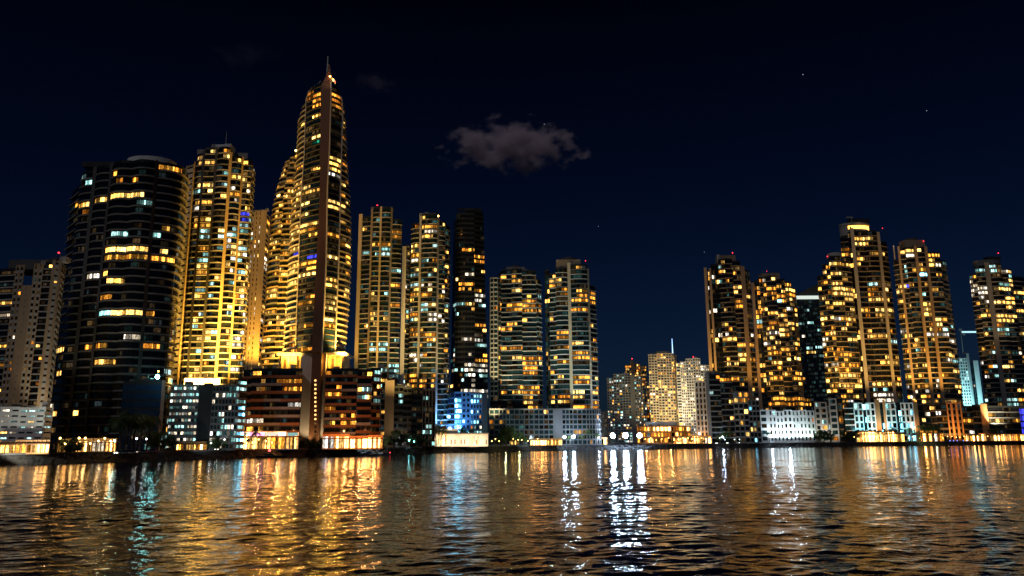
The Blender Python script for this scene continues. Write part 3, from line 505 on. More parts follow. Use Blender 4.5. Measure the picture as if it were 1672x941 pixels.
# far group across the gap
TINY = dict(pier=.9, band=1.2)
M_ = bld('apartment_tower', 'far dark gridded block with a beige edge, behind the bright floodlights', TOWER, 1000, [992, 1003, 1017, 1031, 1037, 1047, 1056], [4, 0, 0, 0, 3, 3, 6], ['p', 'p', 'p', 'w', 'p', 'p'], [618, 612, 611, 613, 615, 617], 4.3, ref=660, wall='grey', rail='grey', glass='glass_blue', p=.55, pal={'T': 5, 'D': 5, 'P': 3, 'W': 2, 'C': 2, 'A': 1}, seed=79, depth=30, opts={'all': TINY})
N_ = bld('apartment_tower', 'far tower with a small domed top and red lamp, peeping over the dark gridded block', TOWER, 1160, [1021, 1031, 1036, 1046, 1056], [3, 0, 0, 0, 4], ['p', 'w', 'p', 'p'], [597, 593, 595, 598], 4.3, ref=610, wall='tan', rail='tan', glass='glass', p=.6, pal={'W': 3, 'A': 4, 'D': 3}, seed=83, depth=30, opts={'all': TINY})
part_drum(N_, 'dome_drum', 1029, 1036, 589, 595, 1164, 'gold_stone'); part_ball(N_, 'beacon', 1032, 586, 1166, 0.86, 'red_lamp'); part_pole(N_, 'mast', 1032, 586, 592, 1166, .3, .2, 'dark_metal')
bld('apartment_block', 'narrow beige block squeezed between the far gridded and gold lit towers', 'apartment block', 1080, [1054, 1063, 1070], [0, 0, 4], ['p', 'p'], [626, 628], 4.4, ref=650, wall='beige', rail='beige', glass='glass', p=.3, pal=WARM, seed=84, depth=20, opts={'all': TINY})
O_ = bld('apartment_tower', 'far gold lit square tower with a blue tipped antenna', TOWER, 950, [1061, 1075, 1090, 1103, 1107], [1, 0, 0, 0, 8], ['p', 'p', 'p', 'p'], [580, 578, 578, 580], 4.4, ref=640, wall='beige', rail='beige', glass='glass', p=.4, pal={'W': 5, 'A': 3, 'D': 4, 'P': 1}, seed=89, depth=30, opts={'all': TINY})
part_box(O_, 'roof_block', 1072, 1090, 574, 580, 956, 10, 'beige'); part_pole(O_, 'antenna', 1098.5, 553, 580, 955, .7, .25, 'tip_blue')
P_ = bld('apartment_tower', 'far pale gridded tower next to the gold square one, red roof lamp', TOWER, 930, [1106, 1113, 1122, 1134, 1146, 1160], [3, 1, 0, 0, 1, 5], ['s', 'p', 'p', 'p', 'p'], [594, 592, 587, 586, 597], 4.5, ref=640, wall='pale', rail='pale', glass='glass', p=.34, pal={'P': 4, 'W': 4, 'D': 4, 'T': 2}, seed=97, depth=30, opts={'all': TINY})
part_ball(P_, 'beacon', 1132, 583, 936, 0.72, 'red_lamp'); part_pole(P_, 'mast', 1132, 583, 590, 936, .3, .2, 'dark_metal')
bld('apartment_block', 'tiny pale far block just past the waterside twins', 'apartment block', 1250, [981, 988, 996], [0, 0, 2], ['p', 'p'], [674, 672], 4, ref=690, wall='pale', rail='pale', glass='glass', p=.3, pal={'D': 2, 'T': 1}, seed=98, depth=20, opts={'all': TINY})
MALL = bld('round_pavilion', 'low round orange lit hall with a white roof ring, across the gap', 'pavilion', 735, [1040, 1056, 1072, 1090, 1108, 1128], [9, 3, 0, 0, 3, 9], ['s', 's', 's', 's', 's'], [697] * 5, 10, ref=705, wall='orange_stone', rail='orange_stone', glass='glass', p=.75, pal={'A': 4, 'S': 3, 'O': 3}, seed=101, depth=24, opts={'all': dict(nw=3, pier=.8, band=1.4)})
part_drum(MALL, 'roof_ring', 1055, 1108, 688.5, 696, 745, 'white', 32, .5)
Q = bld('apartment_block', 'dark mid-rise with a beige gridded end, before the paired brown towers', 'apartment block', 705, [1136, 1154, 1160, 1178, 1198, 1222, 1240], [5, 0, 0, 0, 0, 1, 2], ['p', 'w', 'f', 'f', 'p', 'p'], [624, 611, 612, 616, 641, 655], 8.8, ref=660, wall='beige', rail='concrete', glass='glass_black', p=.1, pal={'W': 3, 'A': 2, 'C': 1}, seed=103, depth=16, opts={'mat2': 'grey', 0: dict(nw=3, pier=1.6, p=.03), 1: dict(mi=1), 2: dict(mi=1, nw=3), 3: dict(mi=1, nw=3), 4: dict(mi=1, p=.14), 5: dict(mi=1, p=.3, pal={'C': 3, 'I': 2, 'W': 2})})
part_box(Q, 'roof_block', 1156, 1172, 606, 613, 711, 8, 'grey')
Rt = bld('apartment_tower', 'brown tower with twin pale fins down one edge, red lamp on a square top', TOWER, 770, [1156, 1161, 1164.5, 1168, 1180, 1191, 1204, 1217, 1224, 1233], [4, 4, 2, 2, 3, 0, 1, -1, 1, 6], ['w', 'g', 'w', 'g', 'b', 'f', 'b', 'w', 'f'], [437, 442, 439, 432, 424, 423, 427, 436, 441], 8.2, ref=560, wall='tan', rail='tan', glass='glass_black', p=.2, pal={'W': 4, 'A': 4, 'D': 3, 'P': 2, 'C': 1, 'T': 2}, seed=107, depth=26)
part_box(Rt, 'crown_block', 1173, 1201, 417, 428, 776, 12, 'tan'); part_box(Rt, 'crown_fin', 1171, 1175, 416, 430, 774, 3, 'concrete'); part_ball(Rt, 'beacon', 1196, 413, 780, 0.58, 'red_lamp'); part_pole(Rt, 'mast', 1196, 413, 420, 780, .15, .1, 'dark_metal')
St = bld('apartment_tower', 'shorter brown tower with long orange rows, paired beside the fin edged one', TOWER, 772, [1233, 1238, 1247, 1258, 1275, 1290, 1300, 1307], [4, 4, 2, 0, -1, 0, 3, 10], ['w', 'g', 'b', 'b', 'b', 'b', 'f'], [462, 458, 454, 452, 457, 461, 469], 8.2, ref=560, wall='tan', rail='tan', glass='glass', p=.34, pal={'W': 4, 'A': 5, 'D': 3, 'P': 1, 'C': .6}, seed=109, depth=26)
part_box(St, 'crown_block', 1244, 1273, 446, 456, 778, 12, 'tan'); part_ball(St, 'beacon', 1252, 443, 780, 0.36, 'red_lamp'); part_pole(St, 'mast', 1252, 443, 450, 780, .15, .1, 'dark_metal')
T_ = bld('glass_tower', 'dark blue glass tower with a pale roof band and wedge top, behind the brown pair', 'office tower', 1000, [1300, 1316, 1331, 1349], [0, 0, 0, 0], ['g', 'g', 'g'], [492, 490, 488], 7, ref=560, wall='charcoal', rail='charcoal', glass='glass_blue', p=.05, pal=COOL, dim=.6, seed=113, depth=30, opts={'all': dict(band=.3, nw=3)})
part_box(T_, 'roof_band', 1300, 1346, 483, 488, 997, 3, 'band_white')
q = MB(); a, b = P(1306, 478, 1002), P(1340, 462, 1002); c = P(1340, 480, 1002); l = T_.location
for y0, y1 in ((1002, 1020),):
    v = [(a.x, a.z - 12), (c.x, a.z - 12), (b.x, b.z), (a.x, a.z)]
    q.poly([(x - l.x, y0 - l.y, z - l.z) for x, z in v]); q.poly([(x - l.x, y1 - l.y, z - l.z) for x, z in reversed(v)])
    for i in range(4):
        j = (i + 1) % 4; q.poly([(v[i][0] - l.x, y0 - l.y, v[i][1] - l.z), (v[i][0] - l.x, y1 - l.y, v[i][1] - l.z), (v[j][0] - l.x, y1 - l.y, v[j][1] - l.z), (v[j][0] - l.x, y0 - l.y, v[j][1] - l.z)])
q.build('wedge_roof', 'charcoal', T_)
U = bld('apartment_tower', 'domed gold edged tower, lowest of the stepped group of three', TOWER, 824, [1341, 1352, 1364, 1384, 1400], [10, 4, 0, -1, 5], ['f', 'b', 'b', 'b'], [449, 432, 419, 428], 8.6, ref=540, wall='beige', rail='gold_stone', glass='glass', p=.42, pal={'W': 5, 'A': 4, 'D': 3, 'P': 1, 'T': 2}, seed=127, depth=26)
part_drum(U, 'dome', 1356, 1378, 412, 420, 832, 'pale'); part_ball(U, 'beacon', 1351, 419, 832, 0.65, 'red_lamp'); part_pole(U, 'mast', 1351, 419, 436, 832, .15, .1, 'dark_metal')
V = bld('apartment_tower', 'tallest tower right of the gap, glowing ring on top, grey fin down its face', TOWER, 838, [1386, 1399, 1404, 1410, 1424, 1448, 1453, 1464], [5, 2, -1, -1, 0, -1, 1, 9], ['f', 'g', 'w', 'f', 'b', 'w', 'f'], [386, 380, 374, 378, 378, 380, 393], 8.8, ref=540, wall='concrete', rail='tan', glass='glass_black', p=.2, pal={'W': 4, 'A': 3, 'D': 3, 'C': 1}, seed=131, depth=26, opts={4: dict(nw=3, bulge=2.2), 0: dict(p=.25)})
part_drum(V, 'crown_drum', 1378, 1424, 366, 383, 842, 'concrete', 28, .6); part_drum(V, 'crown_light', 1377.4, 1424.6, 368, 373.5, 841.8, 'win_Y', 28, .6); part_drum(V, 'roof_cap', 1376.5, 1425.5, 363, 366, 841, 'concrete', 28, .6)
part_box(V, 'roof_plant', 1388, 1420, 357, 363, 850, 8, 'charcoal'); part_pole(V, 'hoist_arm', 1391, 354, 364, 848, .4, .3, 'concrete'); part_box(V, 'hoist_jib', 1382, 1393, 354, 356, 848, .8, 'concrete'); part_ball(V, 'beacon', 1441, 373, 846, 0.43, 'red_lamp')
part_pole(V, 'mast', 1441, 373, 382, 846, .15, .1, 'dark_metal')
W_ = bld('apartment_tower', 'amber piered tower with a scalloped balcony edge, next to the ring topped one', TOWER, 830, [1472, 1482, 1486, 1495, 1510, 1515, 1527, 1532, 1552, 1562], [8, 2, 1, -1, -1, -1, -1, 0, 1, 10], ['b', 'w', 'f', 'b', 'w', 'b', 'w', 'b', 'f'], [424, 403, 408, 406, 403, 405, 404, 413, 424], 8.4, ref=560, wall='tan', rail='beige', glass='glass', p=.34, pal={'W': 5, 'A': 3, 'P': 2, 'C': 1, 'D': 3, 'T': 2, 'B': .3}, seed=137, depth=26)
part_box(W_, 'crown_block', 1477, 1510, 392, 404, 838, 12, 'tan'); part_drum(W_, 'crown_drum', 1484, 1502, 388, 393, 841, 'dark_grey'); part_ball(W_, 'beacon', 1508, 394, 836, 0.58, 'red_lamp'); part_pole(W_, 'mast', 1461.5, 401, 424, 836, .8, .8, 'concrete')
X_ = bld('glass_tower', 'slender far blue glass tower showing as a sliver beside the amber piered one', 'office tower', 1150, [1530, 1545, 1555, 1560], [0, 0, 0, 6], ['g', 'g', 'g'], [482, 478, 478], 7, ref=540, wall='blue_wall', rail='blue_wall', glass='glass_blue', p=.16, pal={'B': 2, 'T': 3, 'I': 1}, seed=139, depth=20, opts={'all': dict(band=.35)})
Yb = bld('apartment_block', 'pale cyan lit block carrying the tower crane', 'apartment block', 1060, [1564, 1568, 1584, 1588], [0, 0, 0, 3], ['w', 'p', 'w'], [588, 586, 578], 5, ref=630, wall='white', rail='white', glass='glass_teal', p=.35, pal={'C': 3, 'T': 4}, seed=149, depth=16, opts={1: dict(nw=4, pier=1.2, band=1.4)})
bld('apartment_block', 'thin cyan lit wall block, narrowest, beside the crane block', 'apartment block', 1062, [1590, 1594, 1602], [2, 0, 0], ['g', 'w'], [592, 590], 5, ref=630, wall='white', rail='white', glass='glass_teal', p=.2, pal=COOL, seed=151, depth=16)
cr_ = thing('tower_crane', 'lit tower crane with a short jib on the cyan lit block', 'crane', P(1573, 577, 1064))
part_pole(cr_, 'mast', 1573, 539, 578, 1064, .5, .45, 'concrete'); part_box(cr_, 'jib', 1571, 1594, 541, 543.5, 1063.5, 1, 'band_cyan'); part_box(cr_, 'counter_jib', 1566, 1571, 537, 540, 1063.5, 1, 'concrete'); part_box(cr_, 'cab', 1572, 1576, 543.5, 547, 1063, 1.5, 'pale')
Z_ = bld('apartment_tower', 'rounded tower with a cool lit crown and mixed rows, nearest the photo\'s right edge', TOWER, 862, [1596, 1608, 1624, 1632, 1652, 1668, 1690], [7, 1, -1, -1, -1, 3, 14], ['b', 'b', 'w', 'b', 'b', 'b'], [448, 438, 430, 432, 440, 451], 7.7, ref=560, wall='grey', rail='concrete', glass='glass_black', p=.3, pal={'W': 4, 'A': 3, 'P': 2, 'C': 2, 'D': 3, 'T': 2}, seed=157, depth=28, opts={'all': dict(bulge=2.0)})
part_drum(Z_, 'crown_drum', 1598, 1640, 424, 433, 868, 'grey', 24, .6); part_box(Z_, 'roof_plant', 1612, 1634, 419, 425, 874, 8, 'charcoal'); part_ball(Z_, 'beacon', 1630, 413.5, 876, 0.58, 'red_lamp'); part_pole(Z_, 'mast', 1630, 414, 421, 876, .15, .1, 'dark_metal')
# low buildings on the right
bld('apartment_block', 'long white floodlit low block with teal windows, below the shorter brown tower', 'apartment block', 752, [1239, 1256, 1268, 1280, 1294, 1306, 1318, 1331], [0] * 8, ['p'] * 7, [671, 671, 673, 671, 672, 671, 672], 10.6, ref=690, wall='white', rail='white', glass='glass_teal', p=.1, pal={'T': 4, 'C': 2, 'O': .6}, seed=163, depth=14, opts={'all': dict(nw=2, pier=1.9, band=2.2), 0: dict(nw=1, pier=5)})
bld('apartment_block', 'small blue lit glass and white block left of the long white one', 'apartment block', 742, [1193, 1208, 1222, 1232], [2, 0, 0, 2], ['g', 'g', 's'], [676, 674, 671], 9, ref=690, wall='white', rail='white', glass='glass_blue', p=.3, pal={'I': 2, 'C': 2, 'P': 1}, seed=165, depth=10, opts={0: dict(band=.6), 1: dict(band=.6), 2: dict(pier=3)})
bld('apartment_block', 'cream stepped low block with an orange end wall, between white and cyan blocks', 'apartment block', 768, [1332, 1341, 1352, 1356, 1369, 1379], [0, 0, 0, 2, 0, 0], ['p', 'p', 'w', 'p', 'w'], [658, 658, 664, 652, 650], 9.6, ref=690, wall='pale', rail='pale', glass='glass_teal', p=.2, pal={'C': 2, 'T': 3, 'A': 1.5}, seed=167, depth=14, opts={'mat2': 'orange_stone', 4: dict(mi=1), 'all': dict(nw=1, pier=2.2, band=1.8)})
bld('apartment_block', 'low block of icy cyan facades framed by orange piers', 'apartment block', 790, [1379, 1395, 1410, 1415, 1430, 1438, 1443, 1447, 1464, 1472, 1493, 1500], [2, 0, 0, 2, 0, 0, 2, 0, 0, 2, 0, 0], ['f', 'p', 'g', 'p', 'w', 'g', 'w', 'p', 'g', 'p', 'w'], [658, 659, 659, 659, 654, 658, 654, 659, 659, 659, 656], 9.6, ref=680, wall='white', rail='white', glass='glass_teal', p=.3, pal={'I': 3, 'C': 4, 'T': 3}, seed=173, depth=14, opts={'mat2': 'orange_stone', 0: dict(mi=1, p=.05), 4: dict(mi=1), 6: dict(mi=1), 10: dict(mi=1), 1: dict(nw=2, pier=1.7), 3: dict(nw=2, pier=1.7), 7: dict(nw=2, pier=1.7), 9: dict(nw=3, pier=1.7)})
bld('apartment_block', 'low dark block with glowing orange walls and an indigo end', 'apartment block', 812, [1501, 1512, 1530, 1548, 1572, 1590, 1603, 1614, 1640, 1666, 1700], [2, 2, 2, 0, 0, 2, 1, 0, 2, 2, 2], ['f', 'f', 'f', 'p', 'f', 'f', 'w', 'f', 'f', 'g'], [662, 662, 660, 659, 664, 662, 661, 664, 664, 666], 9.6, ref=685, wall='orange_stone', rail='dark_grey', glass='glass_black', p=.14, pal={'W': 3, 'A': 4, 'P': 1}, seed=179, depth=14, opts={'mat2': 'dark_grey', 0: dict(mi=1), 1: dict(mi=1), 2: dict(mi=1), 4: dict(mi=1), 5: dict(mi=1), 7: dict(mi=1), 8: dict(mi=1), 9: dict(mi=1, p=1, pal={'B': 1}), 3: dict(nw=3, pier=2.2, band=2, p=.04)})

# lit shop pavilions along the promenade
def shop(label, Y, nodes, top, seed, p=.95, pal={'S': 3, 'W': 1}, wall='orange_stone', signs=None, fpx=40):
    n = len(nodes)
    rs_ = random.Random(seed); g0 = gpy(nodes[0], Y); op = {i: dict(pal=rs_.choice([pal, pal, {'W': 1, 'S': 1}, {'A': 2, 'S': 2}, {'P': 1, 'S': 2}]), nw=rs_.choice([2, 3, 3, 4])) for i in range(n - 1)}; op['all'] = dict(pier=.4, band=.45, head=1.0)
    b = bld('shop_pavilion', label, 'shop', Y, nodes, [0] * n, ['s'] * (n - 1), [top + (g0 - top) * rs_.choice([0, 0, .06, .12]) for _ in range(n - 1)], fpx, ref=725, wall=wall, rail=wall, glass='glass_black', p=p, pal=pal, seed=seed, depth=8, bodytop=.3, opts=op, clutter=False)
    g = gpy(nodes[0], Y)
    part_box(b, 'awning', nodes[0] - .5, nodes[-1] + .5, top + (g - top) * .22, top + (g - top) * .30, Y - 2.2, 2.6, 'fin_brown')
    if signs:
        for a, c, m in signs: part_box(b, 'sign', a, c, top + .8, top + (g - top) * .2, Y - .5, .3, m)
    return b
shop('glowing waterside cafe under the white office, at the photo\'s left edge', 290, [-60, -20, 0, 25, 52, 81], 720, 201)
shop('long glowing restaurant with a bulb lined canopy below the disc roofed tower', 326, [94, 112, 128, 150, 172, 190], 717, 203, wall='gold_stone')
shop('small yellow lit kiosk hall below the gridded office', 372, [288, 304, 320, 338], 722, 205, pal={'Y': 2, 'W': 2})
shop('lit shopfront with white and pink sign panels under the brown terraces', 399, [381, 400, 420, 442, 466, 487], 706, 207, wall='white', signs=[(383, 402, 'win_P'), (404, 432, 'win_K'), (434, 452, 'win_P'), (454, 466, 'win_P'), (470, 486, 'win_C')])
shop('orange lit shopfront on the far side of the pylon, beside the small marina', 402, [526, 545, 570, 600, 625], 710, 209)
shop('low orange stalls before the round hall across the gap', 690, [1100, 1116, 1131, 1146, 1162], 711, 211)
shop('amber terrace cafe under the twins\' podium', 590, [866, 882, 900, 918], 716, 213)
shop('amber cafe terrace below the icy cyan block', 762, [1400, 1414, 1430, 1446, 1462, 1478], 704, 215)
shop('low amber stalls right of the glowing orange wall', 797, [1576, 1586, 1600, 1612], 708, 221, pal={'A': 3, 'S': 2})
shop('row of amber quay stalls below the rounded tower', 800, [1618, 1634, 1650, 1668, 1690], 708.5, 223, pal={'A': 3, 'S': 2, 'W': 1})
shop('small amber stall between the green palms', 796, [1503, 1518, 1532, 1543], 707, 225, pal={'A': 3, 'S': 1})
shop('dim orange stalls left of the bright floodlights', 640, [948, 965, 980, 992], 714, 217, p=.6, pal={'A': 2, 'D': 2, 'S': 1})

# ------------------------------------------------------------------ land, shore, water
def shore_off(d):
    """the shoreline moved d metres inland"""
    out = []
    for i, (x, y) in enumerate(SHORE):
        a = SHORE[max(0, i - 1)]; b = SHORE[min(len(SHORE) - 1, i + 1)]; dx, dy = b[0] - a[0], b[1] - a[1]; l = math.hypot(dx, dy)
        out.append((x - dy / l * d, y + dx / l * d))
    return out
def dense(pts, step):
    out = []
    for (x0, y0), (x1, y1) in zip(pts, pts[1:]):
        n = max(1, int(math.hypot(x1 - x0, y1 - y0) / step))
        out += [(x0 + (x1 - x0) * i / n, y0 + (y1 - y0) * i / n) for i in range(n)]
    return out + [pts[-1]]
q = MB(); sh = shore_off(4.0)
for (x0, y0), (x1, y1) in zip(sh, sh[1:]):
    q.poly([(x0, y0, GZ - .35), (x1, y1, GZ - .35), (x1 * 9, max(y1 * 9, 9000), GZ - .35), (x0 * 9, max(y0 * 9, 9000), GZ - .35)])
x0, y0 = sh[0]; q.poly([(x0, y0, GZ - .35), (x0 * 9, 9000, GZ - .35), (-14000, 9000, GZ - .35), (-14000, y0, GZ - .35)])
x0, y0 = sh[-1]; q.poly([(x0, y0, GZ - .35), (14000, y0, GZ - .35), (14000, 9000, GZ - .35), (x0 * 9, 9000, GZ - .35)])
tag(q.build('ground', 'land'), kind='structure')
def strip(name, d0, d1, z, mat):
    a, b = shore_off(d0), shore_off(d1); q = MB()
    for (p0, p1), (r0, r1) in zip(zip(a, a[1:]), zip(b, b[1:])):
        q.poly([(*p0, z), (*p1, z), (*r1, z), (*r0, z)])
    return tag(q.build(name, mat), kind='structure')
strip('promenade', 4.0, 9.5, GZ - .2, 'paving'); strip('road', 10, 17, GZ - .346, 'asphalt')
q = MB(); a, b = shore_off(9.5), shore_off(9.9)
for (p0, p1), (r0, r1) in zip(zip(a, a[1:]), zip(b, b[1:])):
    q.poly([(*p0, GZ - .2), (*p1, GZ - .2), (*r1, GZ - .2), (*r0, GZ - .2)]); q.poly([(*r0, GZ - .2), (*r1, GZ - .2), (*r1, GZ - .36), (*r0, GZ - .36)])
tag(q.build('kerb', 'concrete'), kind='structure')
# rocky sea wall: rough slope up to a low parapet
prof = [(-1.2, -.8), (.2, .35), (1.1, 1.2), (2.0, 2.1), (2.7, 2.9), (3.1, 3.45), (3.15, GZ + .25), (3.6, GZ + .25), (3.62, GZ - .36)]
base = dense(SHORE, 1.6); q = MB(); r2 = random.Random(5); rows = []
for i, (x, y) in enumerate(base):
    a = base[max(0, i - 1)]; b = base[min(len(base) - 1, i + 1)]; dx, dy = b[0] - a[0], b[1] - a[1]; l = math.hypot(dx, dy); nx, ny = -dy / l, dx / l
    row = []
    for k, (d, z) in enumerate(prof):
        j = .45 if 0 < k < 5 else 0; dd = d + r2.uniform(-j, j); row.append((x + nx * dd, y + ny * dd, z + r2.uniform(-j, j)))
    rows.append(row)
n = len(prof)
for row in rows: q.v += row
for i in range(len(rows) - 1):
    for k in range(n - 1):
        q.f.append((i * n + k, (i + 1) * n + k, (i + 1) * n + k + 1, i * n + k + 1)); q.mi.append(0 if k < 5 else 1); q.uv += [(0, 0)] * 4
tag(q.build('sea_wall', ['rock', 'dark_grey']), 'dark rocky sea wall with a low parapet along the whole waterfront', 'sea wall')

# water: one sheet, finely waved near the viewer
def axis(segs):
    out = [segs[0][0]]
    for a, b, s0, s1 in segs:
        x = a
        while x < b - 1e-6:
            t = (x - a) / (b - a); x = min(b, x + s0 + (s1 - s0) * t); out.append(x)
    return np.array(out)
xs = axis([(-9000, -300, 1500, 60), (-300, -150, 20, 1.0), (-150, -40, .9, .26), (-40, 40, .25, .25), (40, 150, .26, .9), (150, 300, 1.0, 20), (300, 9000, 60, 1500)])
ys = axis([(-600, 20, 200, 4), (20, 34, 2, .3), (34, 120, .13, .4), (120, 290, .42, .9), (290, 420, 1.0, 8), (420, 1100, 10, 60)])
Xg, Yg = np.meshgrid(xs, ys); Zg = np.zeros_like(Xg)
dxs = np.gradient(xs)[None, :]; dys = np.gradient(ys)[:, None]
rs = np.random.RandomState(4)
NW = 80; lam = np.exp(rs.uniform(math.log(.75), math.log(11), NW)); th = rs.normal(0, .75, NW) + math.pi / 2 + .35
for l_, t_ in zip(lam, th):
    kx, ky = math.cos(t_) * 2 * math.pi / l_, math.sin(t_) * 2 * math.pi / l_
    fade = np.clip((l_ / np.maximum(np.abs(math.cos(t_)) * dxs, np.abs(math.sin(t_)) * dys) - 2.6) / 6.0, 0, 1)
    sl = .0245 if l_ < 2.0 else (.014 if l_ < 4 else .0045)
    Zg += fade * (sl * l_ / (2 * math.pi)) * np.sin(kx * Xg + ky * Yg + rs.uniform(0, 6.28))
patch = np.zeros_like(Xg)
for _ in range(9):
    l_ = rs.uniform(18, 90); t_ = rs.uniform(0, 6.28); patch += np.sin(2 * math.pi / l_ * (math.cos(t_) * Xg + math.sin(t_) * Yg) + rs.uniform(0, 6.28)) / 3.0
Zg *= np.clip(.95 + .3 * patch, .45, 1.5)
ny_, nx_ = Xg.shape
me = bpy.data.meshes.new('water'); me.vertices.add(nx_ * ny_); me.vertices.foreach_set('co', np.stack([Xg, Yg, Zg], -1).astype('f').ravel())
ii = (np.arange(ny_ - 1)[:, None] * nx_ + np.arange(nx_ - 1)[None, :]).ravel(); quads = np.stack([ii, ii + 1, ii + nx_ + 1, ii + nx_], -1).astype('i')
me.loops.add(quads.size); me.loops.foreach_set('vertex_index', quads.ravel()); me.polygons.add(len(quads)); me.polygons.foreach_set('loop_start', np.arange(0, quads.size, 4, dtype='i'))
me.polygons.foreach_set('use_smooth', np.ones(len(quads), bool)); me.update(); me.validate()
m, nt, N, L = new_mat('water')
out = N.new('ShaderNodeOutputMaterial'); b = N.new('ShaderNodeBsdfPrincipled'); L.new(b.outputs[0], out.inputs[0])
b.inputs['Base Color'].default_value = (0.004, 0.008, 0.011, 1); b.inputs['Roughness'].default_value = 0.06; b.inputs['IOR'].default_value = 1.333
geo = N.new('ShaderNodeNewGeometry'); prev = None
for sc_, st, dist in (((.55, .9, 1), .6, .12), ((1.6, 2.6, 1), .55, .055), ((.14, .3, 1), .45, .3)):
    mp = N.new('ShaderNodeMapping'); mp.inputs['Scale'].default_value = sc_; mp.inputs['Rotation'].default_value = (0, 0, .2); L.new(geo.outputs['Position'], mp.inputs['Vector'])
    ns = N.new('ShaderNodeTexNoise'); ns.inputs['Scale'].default_value = 1; ns.inputs['Detail'].default_value = 2; L.new(mp.outputs[0], ns.inputs['Vector'])
    bp = N.new('ShaderNodeBump'); bp.inputs['Strength'].default_value = st; bp.inputs['Distance'].default_value = dist; L.new(ns.outputs[0], bp.inputs['Height'])
    if prev: L.new(prev.outputs[0], bp.inputs['Normal'])
    prev = bp
L.new(prev.outputs[0], b.inputs['Normal'])
me.materials.append(m); MATS['water'] = m
tag(link('water', me), kind='structure')

# ------------------------------------------------------------------ trees
def palm_proto(seed):
    r = random.Random(seed); t = link('palm_tree', None)
    q = MB(); h = 7.5; lean = r.uniform(-.6, .6)
    q.tube([(0, 0, 0), (lean * .1, 0, h * .3), (lean * .45, .1, h * .7), (lean, .15, h)], [.26, .2, .17, .15], 7); q.build('trunk', 'bark', t)
    c = MB(); top = Vector((lean, .15, h))
    for k in range(17):
        az = k * 2.399 + r.uniform(-.2, .2); el = r.uniform(-.35, 1.1); L_ = r.uniform(2.6, 3.5); prevp = top; segs = 8; d = Vector((math.cos(az) * math.cos(el), math.sin(az) * math.cos(el), math.sin(el)))
        for s_ in range(segs):
            d = (d + Vector((0, 0, -.17 - .03 * s_))).normalized(); p = prevp + d * (L_ / segs); side = d.cross(Vector((0, 0, 1))).normalized(); upv = side.cross(d)
            w = 1.0 * math.sin(math.pi * (s_ + 1.2) / (segs + 1.5)) + .1
            for sg in (1, -1):
                for hh in (0, .5):
                    a0 = prevp + (p - prevp) * hh; a1 = prevp + (p - prevp) * (hh + .42); tip = a1 + side * sg * w + d * .25 - Vector((0, 0, w * .45))
                    c.poly([a0, a1, tip])
            prevp = p
    c.build('crown', 'palm_leaf', t); return t
def leafy_proto(seed, h=7.0, w=3.2):
    r = random.Random(seed); t = link('leafy_tree', None); q = MB()
    q.tube([(0, 0, 0), (.1, 0, h * .2), (0, .1, h * .45), (.1, 0, h * .75)], [.3, .24, .18, .06], 7)
    cl = []
    for k in range(11):
        az = k * 2.4; rr = w * r.uniform(.3, .85); z = h * r.uniform(.4, .95); e = Vector((rr * math.cos(az), rr * math.sin(az), z)); cl.append((e, w * r.uniform(.28, .48)))
        q.tube([(0, .05, h * .3), tuple(e * .6 + Vector((0, 0, h * .15))), tuple(e)], [.12, .07, .03], 5)
    q.build('trunk', 'bark', t); c = MB()
    for e, rad in cl:
        for _ in range(150):
            v = Vector((r.gauss(0, 1), r.gauss(0, 1), r.gauss(0, 1))).normalized() * rad * r.random() ** .4; p = e + v
            u = Vector((r.gauss(0, 1), r.gauss(0, 1), r.gauss(0, 1))).normalized(); w2 = u.cross(Vector((r.random(), r.random(), 1))).normalized(); s_ = r.uniform(.18, .38)
            c.poly([p - u * s_, p + w2 * s_ * .5, p + u * s_, p - w2 * s_ * .5])
    c.build('crown', 'leaf', t); return t
protos = {'p': [palm_proto(1), palm_proto(2), palm_proto(3)], 'l': [leafy_proto(4), leafy_proto(5, 6, 3.6), leafy_proto(6, 8, 3)]}
used = set(); rt = random.Random(99)
def tree(kind, px, inl, scale, label, group):
    X = Gx(px, 400); k = 0
    # walk to the ground point seen in that column, inl metres behind the shoreline
    Y = 300.0
    for _ in range(40): Y = shoreY(Gx(px, Y, 728)) + inl
    pr = rt.choice(protos[kind])
    o = pr if pr.name not in used else copy_tree(pr); used.add(pr.name)
    o.location = (Gx(px, Y, 728), Y, GZ - .37); o.rotation_euler.z = rt.uniform(0, 6.28); s_ = scale * rt.uniform(1.1, 1.6) * (1.3 if kind == 'p' else 1); o.scale = (s_, s_, s_ * rt.uniform(.9, 1.1))
    tag(o, label, 'palm' if kind == 'p' else 'tree', group)
